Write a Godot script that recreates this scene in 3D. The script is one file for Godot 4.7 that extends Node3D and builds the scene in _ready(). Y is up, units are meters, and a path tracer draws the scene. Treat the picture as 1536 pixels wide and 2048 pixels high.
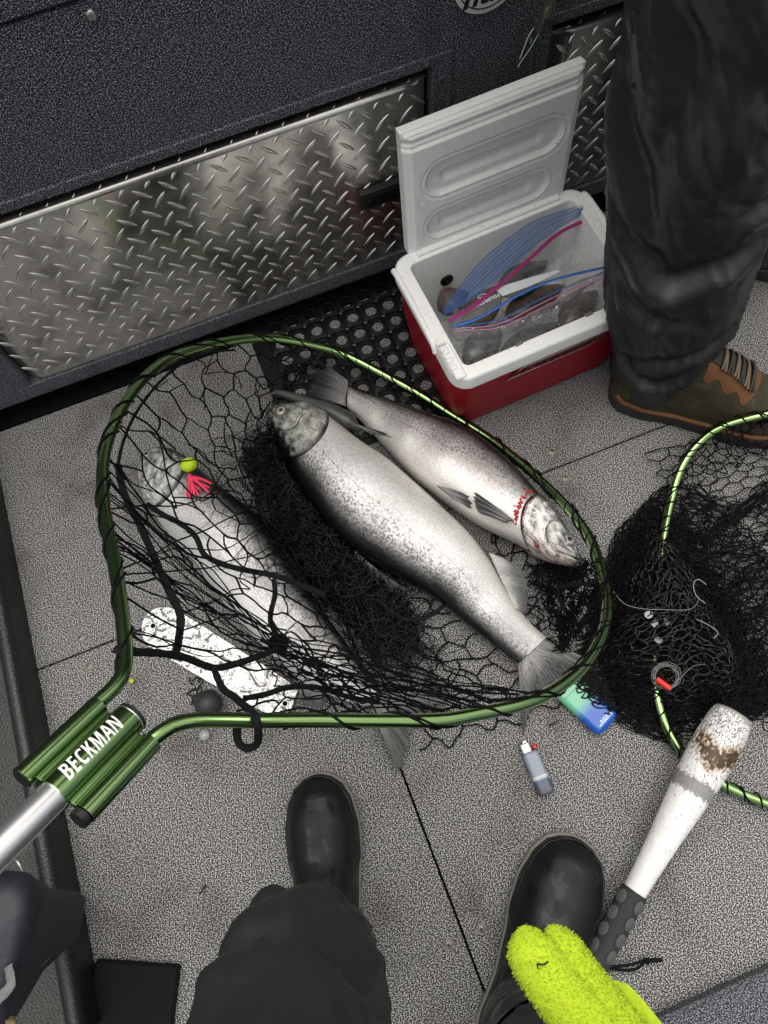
extends Node3D

var rng := RandomNumberGenerator.new()
var noise := FastNoiseLite.new()
var M := {}
var used := {}
var fishes := []

class MB:
	var P := PackedVector3Array()
	var U := PackedVector2Array()
	var C := PackedColorArray()
	var I := PackedInt32Array()
	func v(p: Vector3, uv := Vector2.ZERO, c := Color.WHITE) -> int:
		P.append(p); U.append(uv); C.append(c)
		return P.size() - 1
	func tri(a: int, b: int, c: int) -> void:
		I.append(a); I.append(b); I.append(c)
	func quad(a: int, b: int, c: int, d: int) -> void:
		I.append(a); I.append(b); I.append(c); I.append(a); I.append(c); I.append(d)
	# a grid of points, rows x cols
	func grid(pts: Array, uvs = null, close_col := false, close_row := false, cols = null) -> int:
		var r := pts.size()
		var n: int = pts[0].size()
		var b := P.size()
		for i in r:
			for j in n:
				var uv: Vector2 = uvs[i][j] if uvs != null else Vector2(float(i) / maxi(1, r - 1), float(j) / maxi(1, n - 1))
				v(pts[i][j], uv, cols[i][j] if cols != null else Color.WHITE)
		for i in (r if close_row else r - 1):
			for j in (n if close_col else n - 1):
				var i2 := (i + 1) % r
				var j2 := (j + 1) % n
				quad(b + i * n + j, b + i * n + j2, b + i2 * n + j2, b + i2 * n + j)
		return b
	func cap(ring: Array, flip := false) -> void:
		var c := Vector3.ZERO
		for p in ring: c += p
		c /= ring.size()
		var b := v(c)
		var ids := []
		for p in ring: ids.append(v(p))
		for i in ring.size():
			var j := (i + 1) % ring.size()
			if flip: tri(b, ids[j], ids[i])
			else: tri(b, ids[i], ids[j])
	func tube(path: Array, r, sides := 6, caps := false, col := Color.WHITE) -> void:
		var n := path.size()
		if n < 2: return
		var b := P.size()
		var t: Vector3 = (path[1] - path[0]).normalized()
		var nn := t.cross(Vector3.UP)
		if nn.length() < 0.05: nn = t.cross(Vector3.RIGHT)
		nn = nn.normalized()
		var along := 0.0
		for i in n:
			var t2: Vector3 = path[mini(i + 1, n - 1)] - path[maxi(i - 1, 0)]
			if t2.length() < 1e-7: t2 = t
			t2 = t2.normalized()
			nn = (nn - t2 * nn.dot(t2)).normalized()
			var bb := t2.cross(nn)
			var rr: float = r[i] if r is Array else r
			if i > 0: along += (path[i] - path[i - 1]).length()
			for k in sides:
				var a := TAU * k / sides
				v(path[i] + (nn * cos(a) + bb * sin(a)) * rr, Vector2(along, float(k) / sides), col)
		for i in n - 1:
			for k in sides:
				var k2 := (k + 1) % sides
				quad(b + i * sides + k, b + i * sides + k2, b + (i + 1) * sides + k2, b + (i + 1) * sides + k)
		if caps:
			var r0 := []
			var r1 := []
			for k in sides:
				r0.append(P[b + k]); r1.append(P[b + (n - 1) * sides + k])
			cap(r0, false); cap(r1, true)
	# chamfered box
	func box(c: Vector3, s: Vector3, ch := 0.002, bs := Basis.IDENTITY) -> void:
		var h := s * 0.5
		ch = minf(ch, minf(h.x, minf(h.y, h.z)) * 0.9)
		var f := {}
		for ax in 3:
			for sg in [-1, 1]:
				var a1 := (ax + 1) % 3
				var a2 := (ax + 2) % 3
				var q := []
				for k in [[-1, -1], [1, -1], [1, 1], [-1, 1]]:
					var p := Vector3.ZERO
					p[ax] = h[ax] * sg
					p[a1] = (h[a1] - ch) * k[0]
					p[a2] = (h[a2] - ch) * k[1]
					q.append(p)
					f[[ax, sg, a1, k[0], a2, k[1]]] = p
				_face(c, bs, q)
		for ax in 3:
			var a1 := (ax + 1) % 3
			var a2 := (ax + 2) % 3
			for s1 in [-1, 1]:
				for s2 in [-1, 1]:
					var q := []
					for e in [[a1, s1, -1], [a1, s1, 1], [a2, s2, 1], [a2, s2, -1]]:
						var p := Vector3.ZERO
						p[ax] = (h[ax] - ch) * e[2]
						if e[0] == a1:
							p[a1] = h[a1] * s1; p[a2] = (h[a2] - ch) * s2
						else:
							p[a2] = h[a2] * s2; p[a1] = (h[a1] - ch) * s1
						q.append(p)
					_face(c, bs, q)
		for sx in [-1, 1]:
			for sy in [-1, 1]:
				for sz in [-1, 1]:
					_face(c, bs, [Vector3(h.x * sx, (h.y - ch) * sy, (h.z - ch) * sz), Vector3((h.x - ch) * sx, h.y * sy, (h.z - ch) * sz), Vector3((h.x - ch) * sx, (h.y - ch) * sy, h.z * sz)])
	func _face(c: Vector3, bs: Basis, q: Array) -> void:
		var m := Vector3.ZERO
		for p in q: m += p
		var nrm: Vector3 = (q[2] - q[0]).cross(q[1] - q[0])
		if nrm.dot(m) < 0: q.reverse()
		var ids := []
		for p in q: ids.append(v(c + bs * p, Vector2(p.x + p.y * 0.37, p.z + p.y * 0.61)))
		for i in range(1, q.size() - 1): tri(ids[0], ids[i], ids[i + 1])
	func ball(c: Vector3, s: Vector3, seg := 16, bs := Basis.IDENTITY) -> void:
		var rows := []
		for i in seg / 2 + 1:
			var a := PI * i / (seg / 2)
			var row := []
			for k in seg:
				var b := TAU * k / seg
				row.append(c + bs * (Vector3(sin(a) * cos(b), cos(a), sin(a) * sin(b)) * s))
			rows.append(row)
		grid(rows, null, true)
	func mesh(smooth := true) -> ArrayMesh:
		var N := PackedVector3Array()
		N.resize(P.size())
		for i in range(0, I.size(), 3):
			var a := I[i]; var b := I[i + 1]; var c := I[i + 2]
			var n := (P[c] - P[a]).cross(P[b] - P[a])
			N[a] += n; N[b] += n; N[c] += n
		for i in N.size():
			N[i] = N[i].normalized() if N[i].length_squared() > 1e-24 else Vector3.UP
		var arr := []
		arr.resize(Mesh.ARRAY_MAX)
		arr[Mesh.ARRAY_VERTEX] = P
		arr[Mesh.ARRAY_NORMAL] = N
		arr[Mesh.ARRAY_TEX_UV] = U
		arr[Mesh.ARRAY_TEX_UV2] = U
		arr[Mesh.ARRAY_COLOR] = C
		arr[Mesh.ARRAY_INDEX] = I
		var m := ArrayMesh.new()
		m.add_surface_from_arrays(Mesh.PRIMITIVE_TRIANGLES, arr)
		return m

# ---------- scene helpers
func part(called: String, mb, mat: Material, parent: Node = null) -> MeshInstance3D:
	var o := MeshInstance3D.new()
	o.mesh = mb.mesh() if mb is MB else mb
	o.material_override = mat
	_name(o, called, parent if parent else self)
	return o

func _name(o: Node, called: String, parent: Node) -> void:
	var key := str(parent.get_instance_id()) + called
	var k: int = used.get(key, 0)
	used[key] = k + 1
	o.name = called if k == 0 else "%s_%03d" % [called, k]
	parent.add_child(o, true)

func thing(called: String, label: String, category: String, at := Vector3.ZERO, group := "") -> Node3D:
	var o := Node3D.new()
	o.position = at
	_name(o, called, self)
	return tag(o, label, category, group)

func tag(o: Node, label: String, category: String, group := "") -> Node:
	o.set_meta("label", label)
	o.set_meta("category", category)
	if group: o.set_meta("group", group)
	return o

func lin(r: float, g: float, b: float, a := 1.0) -> Color:
	var c := Color(r, g, b).linear_to_srgb()
	c.a = a
	return c

func mat(c: Color, rough := 0.6, metal := 0.0) -> StandardMaterial3D:
	var m := StandardMaterial3D.new()
	m.albedo_color = c
	m.roughness = rough
	m.metallic = metal
	return m

func ntex(freq: float, stops: Array, size := 512, type := FastNoiseLite.TYPE_SIMPLEX_SMOOTH, oct := 1, sd := 1, normal := 0.0) -> NoiseTexture2D:
	var n := FastNoiseLite.new()
	n.noise_type = type
	n.frequency = freq
	n.seed = sd
	n.fractal_type = FastNoiseLite.FRACTAL_FBM if oct > 1 else FastNoiseLite.FRACTAL_NONE
	n.fractal_octaves = oct
	var t := NoiseTexture2D.new()
	t.width = size
	t.height = size
	t.seamless = true
	t.noise = n
	t.generate_mipmaps = false
	if normal > 0.0:
		t.as_normal_map = true
		t.bump_strength = normal
	elif stops.size() > 0:
		var g := Gradient.new()
		var o := PackedFloat32Array()
		var c := PackedColorArray()
		for s in stops:
			o.append(s[0]); c.append(s[1])
		g.offsets = o
		g.colors = c
		t.color_ramp = g
	return t

func grey(x: float) -> Color:
	return lin(x, x, x)

func v2(a: Array) -> Array:
	var o := []
	for p in a: o.append(Vector2(p[0], p[1]))
	return o

# Catmull-Rom through the points, then n points at even spacing
func smooth(pts: Array, n: int, closed := false) -> Array:
	var d := []
	var m := pts.size()
	var segs := m if closed else m - 1
	for i in segs:
		var a = pts[(i - 1 + m) % m] if closed or i > 0 else pts[0] * 2.0 - pts[1]
		var b = pts[i]
		var c = pts[(i + 1) % m]
		var e = pts[(i + 2) % m] if closed or i + 2 < m else pts[m - 1] * 2.0 - pts[m - 2]
		for k in 10:
			var t := k / 10.0
			d.append(0.5 * (b * 2.0 + (c - a) * t + (a * 2.0 - b * 5.0 + c * 4.0 - e) * t * t + (b * 3.0 - a - c * 3.0 + e) * t * t * t))
	if not closed: d.append(pts[m - 1])
	else: d.append(d[0])
	var L := [0.0]
	for i in range(1, d.size()): L.append(L[i - 1] + (d[i] - d[i - 1]).length())
	var out := []
	var j := 0
	var steps := n if closed else n - 1
	for i in n:
		var s: float = L[L.size() - 1] * i / steps
		while j < d.size() - 2 and L[j + 1] < s: j += 1
		var f: float = clampf((s - L[j]) / maxf(1e-9, L[j + 1] - L[j]), 0, 1)
		out.append(d[j].lerp(d[j + 1], f))
	return out

func table(t: float, xs: Array) -> float:
	for i in xs.size() - 1:
		if t <= xs[i + 1][0]:
			var f: float = (t - xs[i][0]) / (xs[i + 1][0] - xs[i][0])
			f = f * f * (3 - 2 * f) * 0.5 + f * 0.5
			return lerpf(xs[i][1], xs[i + 1][1], f)
	return xs[xs.size() - 1][1]

# ring of a rounded rectangle in the x-z plane
func rrect(hx: float, hz: float, r: float, y: float, n := 8) -> Array:
	var o := []
	r = minf(r, minf(hx, hz) * 0.999)
	for q in 4:
		var cx: float = [1, -1, -1, 1][q] * (hx - r)
		var cz: float = [1, 1, -1, -1][q] * (hz - r)
		for k in n + 1:
			var a := PI / 2 * (q + float(k) / n)
			o.append(Vector3(cx + cos(a) * r, y, cz + sin(a) * r))
	return o

func oriented(rows: Array, mb: MB, close := true) -> void:
	mb.grid(rows, null, close)

func flat_plate(mb: MB, outline: Array, y0: float, y1: float) -> void:
	# outline of Vector2 (x, z); a flat plate between two heights
	var pv := PackedVector2Array()
	for p in outline: pv.append(p)
	var t := Geometry2D.triangulate_polygon(pv)
	var b := mb.P.size()
	for p in outline: mb.v(Vector3(p.x, y1, p.y), p)
	for p in outline: mb.v(Vector3(p.x, y0, p.y), p)
	var n := outline.size()
	for i in range(0, t.size(), 3):
		var A: Vector2 = outline[t[i]]
		var B: Vector2 = outline[t[i + 1]]
		var D: Vector2 = outline[t[i + 2]]
		var cw := (B - A).cross(D - A) > 0
		var q := [t[i], t[i + 1], t[i + 2]] if cw else [t[i], t[i + 2], t[i + 1]]
		mb.tri(b + q[0], b + q[1], b + q[2])
		mb.tri(b + n + q[0], b + n + q[2], b + n + q[1])
	var area := 0.0
	for i in n: area += outline[i].cross(outline[(i + 1) % n])
	for i in n:
		var j := (i + 1) % n
		var p0: Vector2 = outline[i]
		var p1: Vector2 = outline[j]
		var a := mb.v(Vector3(p0.x, y1, p0.y), p0)
		var c := mb.v(Vector3(p1.x, y1, p1.y), p1)
		var d := mb.v(Vector3(p1.x, y0, p1.y), p1)
		var e := mb.v(Vector3(p0.x, y0, p0.y), p0)
		if area > 0: mb.quad(a, e, d, c)
		else: mb.quad(a, c, d, e)

func _ready() -> void:
	rng.seed = 7
	noise.seed = 3
	noise.frequency = 1.0
	noise.noise_type = FastNoiseLite.TYPE_SIMPLEX_SMOOTH
	# ---------------- camera, sky, light, exposure
	var cam := Camera3D.new()
	cam.name = "camera"
	cam.transform = Transform3D(Basis(Vector3(0.93007, -0.05484, 0.36326), Vector3(0.36020, 0.33065, -0.87231), Vector3(-0.07227, 0.94216, 0.32728)), Vector3(0, 1.18, 0)).orthonormalized()
	cam.fov = 68.64
	cam.near = 0.02
	cam.far = 100.0
	add_child(cam)
	var env := Environment.new()
	env.background_mode = Environment.BG_SKY
	var sm := ProceduralSkyMaterial.new()
	sm.sky_top_color = Color(0.97, 0.985, 1.0)
	sm.sky_horizon_color = Color(0.50, 0.53, 0.56)
	sm.sky_curve = 0.75
	sm.sky_energy_multiplier = 0.80
	sm.ground_horizon_color = Color(0.22, 0.24, 0.26)
	sm.ground_bottom_color = Color(0.12, 0.14, 0.15)
	sm.sun_angle_max = 1.0
	var sky := Sky.new()
	sky.sky_material = sm
	env.sky = sky
	env.tonemap_mode = Environment.TONE_MAPPER_LINEAR
	env.tonemap_exposure = 1.92
	env.sdfgi_enabled = true
	env.ssao_enabled = true
	env.ssil_enabled = true
	var we := WorldEnvironment.new()
	we.name = "world"
	we.environment = env
	add_child(we)
	var sun := DirectionalLight3D.new()
	sun.name = "sun"
	sun.light_energy = 0.62
	sun.light_angular_distance = 64.0
	sun.light_color = Color(1, 0.98, 0.95)
	sun.shadow_enabled = true
	add_child(sun)
	sun.look_at_from_position(Vector3(0.15, 3, -0.55), Vector3(0, 0, 0), Vector3(0, 0, 1))
	materials()
	floor_and_wall()
	mat_and_rails()
	cooler()
	fish_all()
	landing_net()
	second_net()
	people()
	small_things()

func materials() -> void:
	# boat carpet: pale loops on a dark backing
	var c := mat(Color.WHITE, 0.95)
	c.albedo_texture = ntex(0.085, [[0.0, grey(0.016)], [0.40, grey(0.026)], [0.50, grey(0.085)], [0.61, grey(0.37)], [1.0, grey(0.47)]], 2048, FastNoiseLite.TYPE_SIMPLEX_SMOOTH, 1, 11)
	c.heightmap_enabled = true
	c.heightmap_texture = c.albedo_texture
	c.heightmap_scale = 0.12
	c.uv1_scale = Vector3(2.2, 2.55, 1)
	c.detail_enabled = true
	c.detail_blend_mode = BaseMaterial3D.BLEND_MODE_MUL
	c.detail_albedo = ntex(0.012, [[0.0, lin(0.56, 0.52, 0.48)], [0.22, lin(0.80, 0.78, 0.76)], [0.38, lin(0.96, 0.955, 0.95)], [0.6, lin(1, 1, 1)], [1.0, lin(1, 1, 1)]], 512, FastNoiseLite.TYPE_SIMPLEX_SMOOTH, 4, 5)
	c.detail_uv_layer = BaseMaterial3D.DETAIL_UV_2
	c.uv2_scale = Vector3(0.9, 0.9, 1)
	M.carpet = c
	# bed-liner coating
	var k := mat(Color.WHITE, 0.55)
	k.metallic_specular = 0.3
	k.albedo_texture = ntex(0.27, [[0.0, lin(0.006, 0.0065, 0.008)], [0.42, lin(0.016, 0.0175, 0.022)], [0.55, lin(0.055, 0.060, 0.072)], [0.64, lin(0.26, 0.275, 0.31)], [1.0, lin(0.72, 0.74, 0.80)]], 1024, FastNoiseLite.TYPE_SIMPLEX_SMOOTH, 2, 21)
	k.normal_enabled = true
	k.normal_texture = ntex(0.30, [], 1024, FastNoiseLite.TYPE_SIMPLEX_SMOOTH, 2, 21, 10.0)
	k.normal_scale = 0.35
	k.uv1_triplanar = true
	k.uv1_world_triplanar = true
	k.uv1_scale = Vector3(1.6, 1.6, 1.6)
	M.coat = k
	var al := mat(lin(0.72, 0.70, 0.66), 0.27, 0.95)
	al.roughness_texture = ntex(0.02, [[0.0, Color(0.5, 0.5, 0.5)], [0.5, Color(0.8, 0.8, 0.8)], [1.0, Color(1, 1, 1)]], 512, FastNoiseLite.TYPE_SIMPLEX_SMOOTH, 4, 8)
	al.roughness = 0.29
	al.albedo_texture = ntex(0.012, [[0.0, grey(0.45)], [0.35, grey(0.8)], [0.6, grey(1.0)], [1.0, grey(1.0)]], 512, FastNoiseLite.TYPE_SIMPLEX_SMOOTH, 4, 9)
	al.uv1_triplanar = true
	al.uv1_scale = Vector3(2, 2, 2)
	M.alu = al
	M.alu_dark_reflection = al.duplicate()
	M.alu_dark_reflection.albedo_color = lin(0.30, 0.29, 0.28)  # plate metal darkened to paint the dark trousers reflected in it
	M.lug = mat(lin(0.85, 0.84, 0.81), 0.24, 0.95)
	M.black = mat(lin(0.006, 0.006, 0.007), 0.5)
	M.void = mat(lin(0.003, 0.003, 0.0035), 0.8)
	M.void.metallic_specular = 0.2
	M.steel = mat(lin(0.45, 0.44, 0.43), 0.35, 0.9)
	M.screw = mat(lin(0.20, 0.185, 0.165), 0.45, 0.7)
	var rub := mat(lin(0.005, 0.005, 0.006), 0.45)
	rub.metallic_specular = 0.3
	M.rubber = rub
	var net := mat(lin(0.0035, 0.0035, 0.0045), 0.5)
	net.metallic_specular = 0.22
	M.net = net
	M.netfine = mat(lin(0.004, 0.0045, 0.006), 0.34)
	M.netfine.metallic_specular = 0.4
	M.net_highlight = mat(lin(0.010, 0.010, 0.011), 0.36)  # lighter copy of the net colour, painting the grey highlight on top strands
	var web := mat(lin(0.006, 0.006, 0.007), 0.8)
	web.metallic_specular = 0.25
	M.web = web
	var gr := mat(lin(0.20, 0.34, 0.12), 0.20, 1.0)
	gr.clearcoat_enabled = true
	gr.clearcoat = 0.8
	gr.clearcoat_roughness = 0.12
	M.green = gr
	M.silver = mat(lin(0.80, 0.81, 0.83), 0.30, 0.95)
	var wp := mat(Color.WHITE, 0.5)
	wp.albedo_texture = ntex(0.03, [[0.0, lin(0.50, 0.47, 0.40)], [0.16, lin(0.72, 0.71, 0.68)], [0.27, lin(0.79, 0.80, 0.80)], [1.0, lin(0.82, 0.83, 0.83)]], 512, FastNoiseLite.TYPE_SIMPLEX_SMOOTH, 5, 31)
	wp.uv1_triplanar = true
	wp.uv1_scale = Vector3(5, 5, 5)
	M.white = wp
	M.red = mat(lin(0.28, 0.003, 0.016), 0.42)
	M.red.metallic_specular = 0.35
	var cl := mat(Color.WHITE, 0.55)
	cl.metallic_specular = 0.5
	cl.albedo_color = lin(0.015, 0.016, 0.019)
	cl.roughness = 0.40
	cl.normal_enabled = true
	cl.normal_texture = ntex(0.02, [], 512, FastNoiseLite.TYPE_SIMPLEX_SMOOTH, 5, 41, 6.0)
	cl.normal_scale = 0.10
	cl.uv1_triplanar = true
	cl.uv1_scale = Vector3(9, 9, 9)
	M.cloth = cl
	var cl2 := cl.duplicate()
	cl2.albedo_color = lin(0.014, 0.0155, 0.016)
	cl2.roughness = 0.5
	M.cloth2 = cl2
	var bt := mat(lin(0.006, 0.0075, 0.008), 0.36)
	bt.roughness_texture = ntex(0.015, [[0.0, Color(0.45, 0.45, 0.45)], [0.38, Color(0.52, 0.52, 0.52)], [0.46, Color(0.92, 0.92, 0.92)], [1.0, Color(1, 1, 1)]], 512, FastNoiseLite.TYPE_SIMPLEX_SMOOTH, 4, 44)
	bt.roughness = 0.5
	bt.normal_enabled = true
	bt.normal_texture = cl.normal_texture
	bt.normal_scale = 0.18
	bt.metallic_specular = 0.33
	bt.uv1_triplanar = true
	bt.uv1_scale = Vector3(4, 4, 4)
	M.boot = bt
	M.sole = mat(lin(0.16, 0.155, 0.14), 0.7)

# ---------------- the deck and the side of the boat
func screw(parent: Node, x: float, z: float, called := "screw") -> void:
	var mb := MB.new()
	var rows := []
	for q in [[0.0078, 0.0], [0.0078, 0.0008], [0.0068, 0.0014], [0.0062, 0.0008], [0.0056, 0.0010], [0.0046, 0.0022], [0.0020, 0.0026], [0.0001, 0.0026]]:
		var row := []
		for k in 20:
			var a := TAU * k / 20
			row.append(Vector3(cos(a) * q[0], q[1], sin(a) * q[0]))
		rows.append(row)
	mb.grid(rows, null, true)
	var o := part(called, mb, M.screw, parent)
	o.position = Vector3(x, 0.0006, z) - (parent as Node3D).position
	var r := MB.new()
	r.box(Vector3(0, 0.0024, 0), Vector3(0.0052, 0.0008, 0.0012), 0.0001)
	r.box(Vector3(0, 0.00245, 0), Vector3(0.0012, 0.0008, 0.0052), 0.0001)
	var d := part("screw_slot", r, M.void, parent)
	d.position = o.position
	d.rotation.y = rng.randf_range(0, PI)

func floor_and_wall() -> void:
	var fl := Node3D.new()
	_name(fl, "deck_floor", self)
	fl.set_meta("kind", "structure")
	var under := MB.new()
	under.box(Vector3(0.3, -0.03, 0.1), Vector3(3.2, 0.02, 2.2), 0.001)
	part("subfloor", under, M.void, fl)
	var panels := [[-0.75, 1.5, -0.815, -0.3742], [-0.75, -0.0355, -0.3712, 1.0], [-0.0325, 1.5, -0.3712, 1.0]]
	for q in panels:
		var mb := MB.new()
		var rows := []
		var uvs := []
		var xs := [q[0], q[0], q[0] + 0.0015, q[1] - 0.0015, q[1], q[1]]
		var zs := [q[2], q[2], q[2] + 0.0015, q[3] - 0.0015, q[3], q[3]]
		for i in 6:
			var row := []
			var ur := []
			for j in 6:
				var edge := mini(mini(i, 5 - i), mini(j, 5 - j))
				row.append(Vector3(xs[i], [-0.018, -0.0012, 0.0][edge], zs[j]))
				ur.append(Vector2(xs[i], zs[j]))
			rows.append(row)
			uvs.append(ur)
		mb.grid(rows, uvs)
		var p := part("deck_panel", mb, M.carpet, fl)
		for s in [[-0.441, -0.396], [-0.439, -0.347], [0.393, -0.402], [0.393, -0.350], [-0.058, 0.215], [-0.008, 0.213], [0.78, -0.40], [0.78, -0.35]]:
			if s[0] > q[0] and s[0] < q[1] and s[1] > q[2] and s[1] < q[3]: screw(p, s[0], s[1])
	# ---- the coated side with its two hatches
	var w := thing("boat_side", "dark speckled coated boat side with riveted diamond plate hatches", "boat side", Vector3(0, 0, -0.82))
	var ops := [[-0.386, 0.346, 0.086, 0.431], [0.522, 1.25, 0.086, 0.431]]
	var mb2 := MB.new()
	# frame pieces round the openings, 4 mm behind the trim
	for q in [[-1.3, -0.386, 0.047, 0.642], [0.346, 0.522, 0.086, 0.431], [1.25, 1.7, 0.047, 0.642], [-0.386, 1.25, 0.431, 0.642], [-0.386, 1.25, 0.047, 0.086]]:
		mb2.box(Vector3((q[0] + q[1]) / 2, (q[2] + q[3]) / 2, -0.014), Vector3(q[1] - q[0], q[3] - q[2], 0.02), 0.0003)
	part("lower_panel", mb2, M.coat, w)
	var up := MB.new()
	up.box(Vector3(0.2, 0.86, -0.012), Vector3(3.0, 0.427, 0.022), 0.004)
	part("upper_panel", up, M.coat, w)
	var back := MB.new()
	back.box(Vector3(0.2, 0.53, -0.075), Vector3(3.0, 1.06, 0.02), 0.002)
	part("inner_wall", back, M.void, w)
	var kick := MB.new()
	kick.box(Vector3(0.2, -0.008, -0.03), Vector3(3.0, 0.022, 0.066), 0.003)
	kick.box(Vector3(0.2, 0.02, -0.055), Vector3(3.0, 0.05, 0.01), 0.002)
	part("kick_strip", kick, M.void, w)
	for oi in 2:
		var q: Array = ops[oi]
		var tr := MB.new()
		var o := 0.028
		for bx in [[q[0] - o, q[1] + o, q[3], q[3] + 0.016], [q[0] - o, q[1] + o, q[2] - 0.030, q[2]], [q[0] - o, q[0], q[2], q[3]], [q[1], q[1] + o, q[2], q[3]]]:
			tr.box(Vector3((bx[0] + bx[1]) / 2, (bx[2] + bx[3]) / 2, -0.0022), Vector3(bx[1] - bx[0], bx[3] - bx[2], 0.0044), 0.0013)
		part("hatch_trim", tr, M.coat, w)
		# rivets
		var rows := []
		var rv := MB.new()
		rv.ball(Vector3.ZERO, Vector3(0.0042, 0.0042, 0.0022), 12)
		var rm := rv.mesh()
		var xs := [-0.015, 0.162, 0.338, -0.192, -0.368] if oi == 0 else [0.536, 0.71, 0.89, 1.06]
		for x in xs:
			for y in [0.437, 0.071]:
				var r := part("rivet", rm, M.coat_rivet if M.has("coat_rivet") else _rivet_mat(), w)
				r.position = Vector3(x, y, 0.0005)
		for y in ([0.409] if oi == 0 else [0.409]):
			var r2 := part("rivet", rm, M.coat_rivet, w)
			r2.position = Vector3(q[1] + 0.012 if oi == 0 else q[0] - 0.010, y, 0.0005)
		hatch(w, q, oi)
	# latch on the first hatch
	var la := MB.new()
	la.box(Vector3(0.268, 0.244, 0.004), Vector3(0.092, 0.036, 0.012), 0.002)
	part("latch", la, M.black, w)
	var lb := MB.new()
	lb.box(Vector3(0.268, 0.244, 0.0105), Vector3(0.074, 0.021, 0.003), 0.001)
	lb.ball(Vector3(0.236, 0.244, 0.012), Vector3(0.006, 0.006, 0.003), 14)
	part("latch_lever", lb, M.rubber, w)
	var sc := MB.new()
	sc.ball(Vector3.ZERO, Vector3(0.0062, 0.0062, 0.003), 14)
	var s1 := part("dome_screw", sc, M.steel, w)
	s1.position = Vector3(-0.041, 0.628, -0.003)
	var s2 := part("dome_screw", sc, M.steel, w)
	s2.position = Vector3(0.36, 0.628, -0.003)

func _rivet_mat() -> StandardMaterial3D:
	M.coat_rivet = mat(lin(0.06, 0.062, 0.066), 0.4)
	return M.coat_rivet

func hatch(w: Node3D, q: Array, oi: int) -> void:
	var x0: float = q[0] + 0.004
	var x1: float = q[1] - 0.006
	var y0: float = q[2] + 0.003
	var y1: float = q[3] - 0.018
	var mb := MB.new()
	# sheet with its top and ends rolled back
	var prof := []
	prof.append([y0, -0.004, 0.0])
	for k in 9:
		var a := PI / 2 * k / 8.0
		prof.append([y1 - 0.010 + sin(a) * 0.010, -0.004 - (1 - cos(a)) * 0.010, 0.0])
	prof.append([y1, -0.05, 0.0])
	var rows := []
	var nx := 40
	for e in prof:
		var row := []
		for i in nx + 1:
			var f := float(i) / nx
			row.append(Vector3(lerpf(x0, x1, f), e[0], e[1] - (0.012 if i == nx or i == 0 else 0.0) * (1.0 if e[1] > -0.01 else 0.0)))
		rows.append(row)
	mb.grid(rows)
	var p := part("hatch_plate", mb, M.alu if oi == 0 else M.alu_dark_reflection, w)
	if oi == 1: p.set_meta("label", "diamond plate hatch with painted dark reflection behind the standing person")
	# raised tread lugs: a pointed lens shape
	var lg := MB.new()
	var rws := []
	for i in 9:
		var t := -1.0 + i / 4.0
		var hw := 0.0033 * pow(maxf(0.0, 1 - t * t), 0.9) + 0.00004
		var hh := 0.0022 * pow(maxf(0.0, 1 - t * t), 0.6)
		var row := []
		for j in 7:
			var a := PI * j / 6.0
			row.append(Vector3(t * 0.0166, cos(a) * hw, sin(a) * hh))
		rws.append(row)
	lg.grid(rws)
	var lm := lg.mesh()
	var list := []
	var pitch := 0.0365
	for i in range(-16, 40):
		for j in range(-2, 14):
			for k in 2:
				var x := -0.3315 + i * pitch + k * pitch * 0.5
				var y := 0.235 + (j - 6) * pitch * 1.03 - k * pitch * 0.5
				if x < x0 + 0.012 or x > x1 - 0.010 or y < y0 + 0.010 or y > y1 + 0.004: continue
				list.append([x, y, k])
	var extra := []
	for e in list:
		var hid: bool = (oi == 0 and ((e[0] > 0.27 and e[1] < 0.38) or (e[0] + e[1] * 0.42 < -0.29 and e[1] > 0.28))) or (oi == 1 and (e[0] > 0.72 or e[1] < 0.13))
		var o3 := Transform3D(Basis(Vector3(0, 0, 1), (-PI / 4 if e[2] == 0 else PI / 4) + rng.randf_range(-0.05, 0.05)), Vector3(e[0], minf(e[1], y1 - 0.004), -0.0042))
		if e[1] > y1 - 0.014:
			o3.basis = Basis(Vector3(1, 0, 0), -0.55) * o3.basis
			o3.origin.z -= 0.003
		if hid:
			extra.append(o3)
			continue
		var l := part("tread_lug", lm, M.lug, p)
		l.transform = o3
	if extra.size() > 0:
		var mm := MultiMesh.new()
		mm.transform_format = MultiMesh.TRANSFORM_3D
		mm.mesh = lm
		mm.instance_count = extra.size()
		for i in extra.size(): mm.set_instance_transform(i, extra[i])
		var mi := MultiMeshInstance3D.new()
		mi.multimesh = mm
		mi.material_override = M.lug
		_name(mi, "tread_lugs_beyond", p)
		mi.set_meta("kind", "stuff")

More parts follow.
